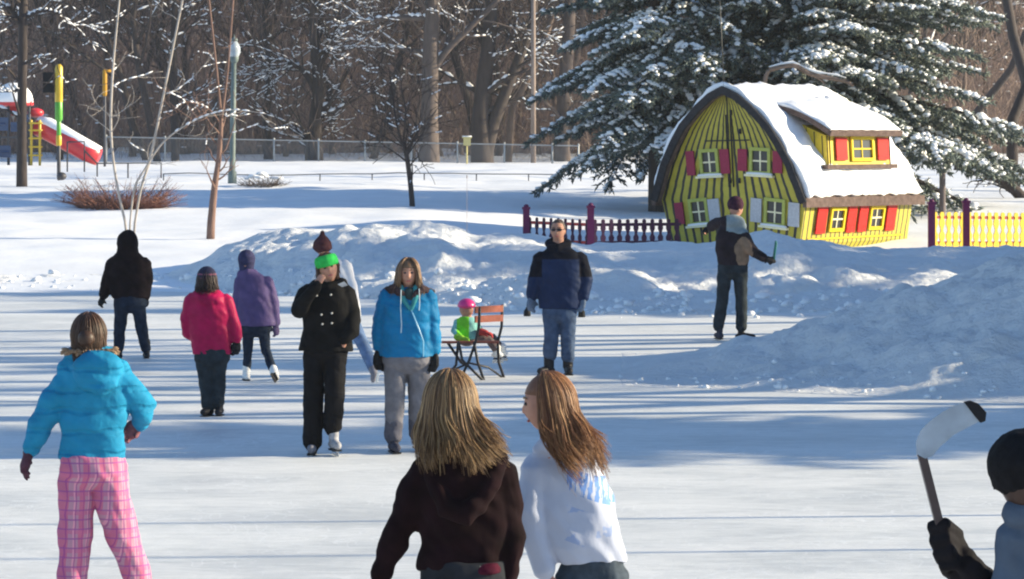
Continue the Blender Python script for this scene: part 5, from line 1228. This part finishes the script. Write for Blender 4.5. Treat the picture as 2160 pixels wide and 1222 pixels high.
# ---------------- street furniture and playground ----------------
def furniture():
    gal = plain('galvanised_steel', (.34, .35, .36), .45, .4); gg = cloth('grey_green_paint', (.17, .21, .20), .2, 8, .5)
    # lamp
    o = onground(490, 94); s = 94 / F; top = at(497, 108, 94) - o; root = empty('street_lamp', o, 0, 'grey-green park lamp post with a pale glass acorn globe', 'street lamp')
    q = MB(); q.tube([(0, 0, -.2), (0, 0, .35), (0, 0, .38), (.02, 0, 2), (.05, 0, top.z - .25)], [.14, .13, .09, .085, .075], 12, caps=False); build('post', q, gg, root)
    q = MB(); q.ell((.06, 0, top.z + .05), (.19, .19, .30), 16, 12, fn=lambda d: (1 - .35 * max(0, d.z) ** 2, 1 - .35 * max(0, d.z) ** 2, 1)); g, nt, b = newmat('globe_glass'); b.inputs['Base Color'].default_value = (.62, .68, .72, 1); b.inputs['Roughness'].default_value = .12; b.inputs['Transmission Weight'].default_value = .35
    build('globe', q, g, root); q = MB(); q.tube([(.06, 0, top.z - .30), (.06, 0, top.z - .2)], [.12, .14], 12); build('collar', q, gg, root)
    q = MB(); q.ell((.06, 0, top.z + .34), (.11, .11, .07), 12, 8); q.tube([(.06, 0, top.z + .36), (.06, 0, top.z + .5)], [.03, .01], 8); build('finial', q, gg, root)
    # thin pole by the woods
    o = onground(1125, 143); q = MB(); q.tube([(0, 0, -.3), (0, 0, 9)], [.13, .10], 10, caps=False); q.tube([(0, 0, 9), (0, 0, 9.1)], [.10, .02], 8); r = build('utility_pole', q, tree_mat('pole_wood', (.26, .20, .17)), None, loc=o); tag(r, 'slim light brown utility pole standing right of the forked tree', 'utility pole')
    o = onground(985, 64.5); q = MB(); q.tube([(0, 0, -.2), (0, 0, 1.55)], [.005, .004], 6); q.tube([(0, 0, 1.5), (0, 0, 1.56)], [.012, .012], 6); r = build('marker_stake', q, plain('thin_stake', (.3, .25, .25)), None, loc=o); tag(r, 'hair-thin marker stake standing upright in the open snowfield', 'stake')
    o = onground(1988, 80); q = MB(); zt = (at(1988, 362, 80) - o).z; q.tube([(0, 0, -.4), (0, 0, zt)], [.085, .08], 10); q.box((0, 0, zt + .03), (.2, .2, .06)); q.tube([(-.3, 0, zt - .45), (.1, 0, zt - .45)], .02, 6); r = build('wooden_post', q, tree_mat('grey_post', (.16, .13, .13)), None, loc=o); tag(r, 'grey weathered post standing just right of the yellow house', 'post')
    # chain link fence
    d = 141; root = empty('chain_link_fence', onground(720, d), 0, 'long grey chain-link fence with a pipe top rail along the woods', 'fence'); o0 = root.location
    X0, X1 = (222 - 1080) * d / F, (1222 - 1080) * d / F
    zt = lambda x: interp(1080 + x * F / d, [(222, 289), (1222, 308)]); top = lambda x: Vector((x, d, H - (zt(x) - HY) * d / F)) - Vector(o0)
    xs = np.linspace(X0, X1, 24); q = MB(); q.tube([top(x) for x in xs], .035, 6); build('top_rail', q, gal, root)
    q = MB(); q.tube([top(x) + Vector((0, 0, -1.25)) for x in xs], .012, 5); build('bottom_wire', q, gal, root)
    for px in (224, 348, 462, 578, 672, 770, 868, 965, 1064, 1165, 1220):
        x = (px - 1080) * d / F; q = MB(); q.tube([top(x) + Vector((0, 0, -1.5)), top(x) + Vector((0, 0, .04))], .04, 8); q.ell(top(x) + Vector((0, 0, .06)), .05, 8, 6); build('post', q, gal, root)
    n = 200; P, Dv, L = [], [], []
    x = np.linspace(X0 - 1.2, X1, n); V = []; Q = []; hh = 1.22; w = .006
    k = 0; rows = []
    for sgn in (1, -1):
        for xx in x:
            a, b = xx, xx + 1.2
            if a < X0 or b > X1: continue
            ta, tb = top(a), top(b); p, e = (ta + Vector((0, 0, -hh)), tb) if sgn > 0 else (ta, tb + Vector((0, 0, -hh)))
            rows.append((p, e))
    for p, e in rows:
        for off in ((-w, 0, 0), (w, 0, 0)): V += [p + Vector(off), e + Vector(off)]
        V += [p + Vector((0, w, 0)), e + Vector((0, w, 0))]
        Q += [(k, k + 1, k + 3, k + 2), (k + 2, k + 3, k + 5, k + 4), (k + 4, k + 5, k + 1, k)]; k += 6
    link('wire_mesh', bigmesh('wire_mesh', np.array([tuple(v) for v in V]), np.array(Q)), gal, root, False)
    # thin dark line across the snow, built as a low pipe on short posts
    d = 101; root = empty('low_dark_line', onground(780, d), 0, 'thin dark line crossing the snow below the chain-link fence, built as a low pipe', 'railing'); o0 = Vector(root.location); ds = plain('dark_steel', (.08, .08, .09), .5, .3)
    pts = [onground(px, d) + Vector((0, 0, .22)) - o0 for px in range(345, 1230, 55)]; q = MB(); q.tube(pts, .018, 6); build('rail', q, ds, root)
    for p in pts[::2]: q = MB(); q.tube([p + Vector((0, 0, -.35)), p], .022, 6); build('post', q, ds, root)
    d = 104; root = empty('handrail', onground(200, d), 0, 'dark tubular handrail in front of the foot of the red slide', 'railing'); o0 = Vector(root.location)
    for L_ in ([(142, 300), (178, 299), (178, 362)], [(142, 300), (142, 362)], [(178, 318), (205, 345), (340, 344), (340, 378)], [(205, 345), (205, 372)], [(270, 345), (270, 375)]):
        q = MB(); q.tube([at(a, b, d) - o0 for a, b in L_], .028, 6); build('tube', q, ds, root)
    # yellow box on the fence line
    o = at(985, 305, 139.5); q = MB(); q.box((0, 0, .12), (.32, .24, .34)); q.box((0, 0, .31), (.44, .32, .05)); q.tube([(0, 0, -1.2), (0, 0, 0)], .04, 6); r = build('yellow_box', q, plain('pale_yellow', (.55, .48, .22)), None, False, loc=o); tag(r, 'small pale yellow box on a stake at the chain-link fence', 'box')
    sb = MB(); sb.box((0, 0, .365), (.42, .3, .05)); build('snow_cap', sb, SNOW, r)
    # playground
    d = 128; o0 = onground(60, d); A = lambda x, y, dd=0: at(x, y, d + dd) - o0
    red = plain('red_plastic', (.55, .03, .04), .35); yel = plain('play_yellow', (.62, .42, .03), .4); blu = plain('navy_panel', (.03, .06, .14), .4); grn = plain('play_green', (.10, .38, .04), .4)
    root = empty('play_tower', o0, 0, 'playground tower with red dome roof, tube slide and yellow ladder at far left', 'playground')
    q = MB(); q.ell(A(28, 222), (.86, .86, .62), 20, 12, fn=lambda v: (1, 1, max(0.02, 1) if v.z > 0 else .12)); dm = build('dome_roof', q, red, root)
    q = MB(); q.ell(A(28, 216), (.84, .84, .82), 20, 12, fn=lambda v: (1, 1, 1 if v.z > 0 else .05)); build('roof_snow', q, SNOW, dm)
    for x in (-8, 18, 62):
        for dd in (-.6, .6): q = MB(); q.tube([A(x, 362, dd), A(x, 226, dd)], .06, 8); build('pole', q, ds, root)
    q = MB(); q.box(A(22, 290), (1.7, 1.4, .08)); build('deck', q, ds, root, False)
    for (x, y, w_, h_, m_) in ((2, 262, .6, .55, blu), (35, 268, .5, .4, blu), (10, 320, .5, .5, blu), (52, 250, .3, .3, blu)):
        q = MB(); q.box(A(x, y, -.7), (w_, .05, h_)); q.tube([A(x - 8, y, -.75), A(x + 8, y, -.75)], .05, 8); build('panel', q, m_, root, False)
    q = MB(); pts = [A(82, 268, -.3), A(100, 275, -.5), A(125, 288, -.7), (A(155, 305, -.9)), A(185, 322, -1), A(208, 332, -1.05)]; q.tube(pts, [.40, .42, .42, .42, .40, .36], 16, caps=False); sl = build('tube_slide', q, red, root)
    q = MB(); q.tube([p + Vector((.02, 0, .17)) for p in pts], [.30, .36, .36, .34, .34, .28], 12, caps=False); build('slide_snow', q, SNOW, sl)
    q = MB(); q.ell(A(75, 238, -.2), (.35, .3, .2), 10, 8); build('canopy', q, red, root)
    for x in (66, 84): q = MB(); q.tube([A(x, 348, -1), A(x, 255, -1)], .055, 8); build('ladder_rail', q, yel, root)
    for y in (260, 275, 292, 310, 328): q = MB(); q.tube([A(62, y, -1.02), A(88, y, -1.02)], .045, 6); build('rung', q, yel, root)
    d = 97; o0 = onground(125, d)
    root = empty('play_post', o0, 0, 'tall yellow and green painted play post with dark boxes at its side', 'play post')
    for (y0, y1, m_, r_) in ((142, 215, yel, .125), (215, 252, grn, .12), (252, 288, grn, .07), (288, 305, yel, .09), (305, 378, ds, .06)):
        q = MB(); q.tube([A(124, y1), A(124, y0)], r_, 12); build('section', q, m_, root)
    for y in (163, 186): q = MB(); q.box(A(103, y), (.34, .2, .3)); build('dark_box', q, plain('black_panel', (.012, .012, .015)), root, False)
    q = MB(); q.ell(A(130, 372), (.16, .16, .13), 10, 8); build('base', q, ds, root)
    d = 120; o0 = onground(222, d); root = empty('play_post', o0, 0, 'thin ochre play post partly hidden by the left birch stem', 'play post')
    q = MB(); q.tube([A(221, 200), A(221, 150)], .09, 10); q.box(A(226, 150), (.3, .1, .1)); build('section', q, plain('ochre_paint', (.45, .24, .03)), root)
    q = MB(); q.tube([A(221, 352), A(221, 200)], .05, 8); build('pole', q, ds, root)
    # bench
    d = 34.3; o0 = at(998, 800, d); o0.z = 0; root = empty('park_bench', o0, 0, 'folding bench with red-brown slats and black iron legs on the ice', 'bench'); A = lambda x, y, dd=0: at(x, y, d + dd) - o0
    iron = plain('black_iron', (.015, .015, .02), .4, .5); wd = cloth('red_brown_slat', (.22, .07, .05), .3, 8, .6); W = Vector((0, 1, 0))
    # seat runs left to right; the backrest stands at its right half
    for k in range(4): q = MB(); yy = -.02 + .11 * k; q.bar(A(932, 722, yy), A(1052, 722, yy), .075, .025); build('seat_slat', q, wd, root, False)
    for k, y in enumerate((654, 674)): q = MB(); q.bar(A(1002, y, -.10), A(1060, y - 3, .26), .02, .075); build('back_slat', q, wd, root, False)
    for L_ in ([(1012, 650, -.13), (1010, 690, -.14), (1003, 722, -.1), (990, 760, -.1), (972, 798, -.1)], [(1060, 644, .28), (1058, 690, .28), (1050, 722, .28), (1052, 765, .28), (1064, 800, .28)],
               [(968, 724, -.1), (975, 760, -.1), (1020, 804, -.12)], [(945, 724, .28), (972, 764, .28), (978, 768, .28)], [(1000, 724, -.1), (1008, 765, -.1), (1022, 806, -.1)], [(966, 726, .28), (962, 770, .28), (940, 800, .28)]):
        q = MB(); q.tube([A(*p) for p in L_], .016, 7); build('leg', q, iron, root)
    for L_ in ([(962, 778, -.1), (990, 766, -.1), (1030, 775, .1), (1060, 797, .28)], [(945, 724, .28), (968, 722, -.1)]):
        q = MB(); q.tube([A(*p) for p in L_], .012, 7); build('stretcher', q, iron, root)
    for i, yy in enumerate((22.2, 20.5)):  # unseen poles, added so their shadows draw thin lines over the ice
        q = MB(); q.tube([(0, 0, -.1), (0, 0, 5.5)], [.03, .022], 8); q.ell((0, 0, 5.55), .04, 8, 6); r = build('shadow_pole', q, gal, None, loc=(8.5 + i, yy, 0)); tag(r, 'thin unseen pole added right of the rink to cast a shadow line on the ice', 'pole', 'added shadow-casting poles right of the rink')
    # small dark pucks
    for i, (x, y) in enumerate(((1112, 658), (1227, 660))):
        dd = F * H / (y - HY) - 1.2; q = MB(); q.tube([(0, 0, .0), (0, 0, .07)], [.055, .05], 12); q.tube([(0, 0, .07), (0, 0, .12)], [.02, .02], 8); r = build('ice_marker', q, plain('black_rubber', (.015, .015, .015), .6), None, loc=at(x, y, dd)); r.location.z = .01
        tag(r, ('small black knob on the ice left of the man in navy', 'small black knob on the ice right of the man in navy')[i], 'marker')
SNOW = snow_mat('snow', (.87, .88, .91), .4, .02, 4)
terrain(); vegetation(); house(); garden(); furniture(); people()
# ---------------- light ----------------
EL, AZ = 17.5, 4.5     # sun to the right, very slightly beyond the scene
w = D.worlds.new('World'); scene.world = w; w.use_nodes = True; nt = w.node_tree
bg = nt.nodes['Background']; sky = nt.nodes.new('ShaderNodeTexSky'); sky.sky_type = 'NISHITA'; sky.sun_disc = False
sky.sun_elevation = R(EL); sky.sun_rotation = R(90 - AZ); sky.air_density = 1.0; sky.dust_density = .0; sky.ozone_density = 3.2
nt.links.new(sky.outputs[0], bg.inputs[0]); bg.inputs[1].default_value = .108
sl = D.lights.new('sun', 'SUN'); sl.energy = 5.0; sl.angle = R(.6); sl.color = (1, .86, .60)
so = D.objects.new('sun', sl); COL.objects.link(so)
sd = Vector((math.cos(R(EL)) * math.cos(R(AZ)), math.cos(R(EL)) * math.sin(R(AZ)), math.sin(R(EL))))
so.rotation_euler = sd.to_track_quat('Z', 'Y').to_euler()
cd = D.cameras.new('camera'); co = D.objects.new('camera', cd); COL.objects.link(co); scene.camera = co
co.location = (0, 0, H); co.rotation_euler = (R(90), 0, 0); cd.sensor_width = 36; cd.lens = 36 * F / 2160
cd.shift_y = -(611 - HY) / 2160; cd.clip_end = 1500; cd.clip_start = .5
vs = scene.view_settings; vs.view_transform = 'Standard'; vs.look = 'None'; vs.exposure = 1.10; vs.gamma = 1; vs.use_curve_mapping = False
hz = MB(); hz.box((0, 190, 22), (520, 520, 62)); m = D.materials.new('haze'); m.use_nodes = True; nt = m.node_tree
nt.nodes.remove(nt.nodes['Principled BSDF']); pv = nt.nodes.new('ShaderNodeVolumePrincipled'); pv.inputs['Color'].default_value = (.84, .91, 1, 1); pv.inputs['Density'].default_value = .00030; pv.inputs['Anisotropy'].default_value = .2
nt.links.new(pv.outputs[0], nt.nodes['Material Output'].inputs['Volume']); tag(build('haze', hz, m, None, False), kind='stuff')
scene.cycles.use_denoising = True; scene.cycles.max_bounces = 5; scene.cycles.filter_width = 2.1
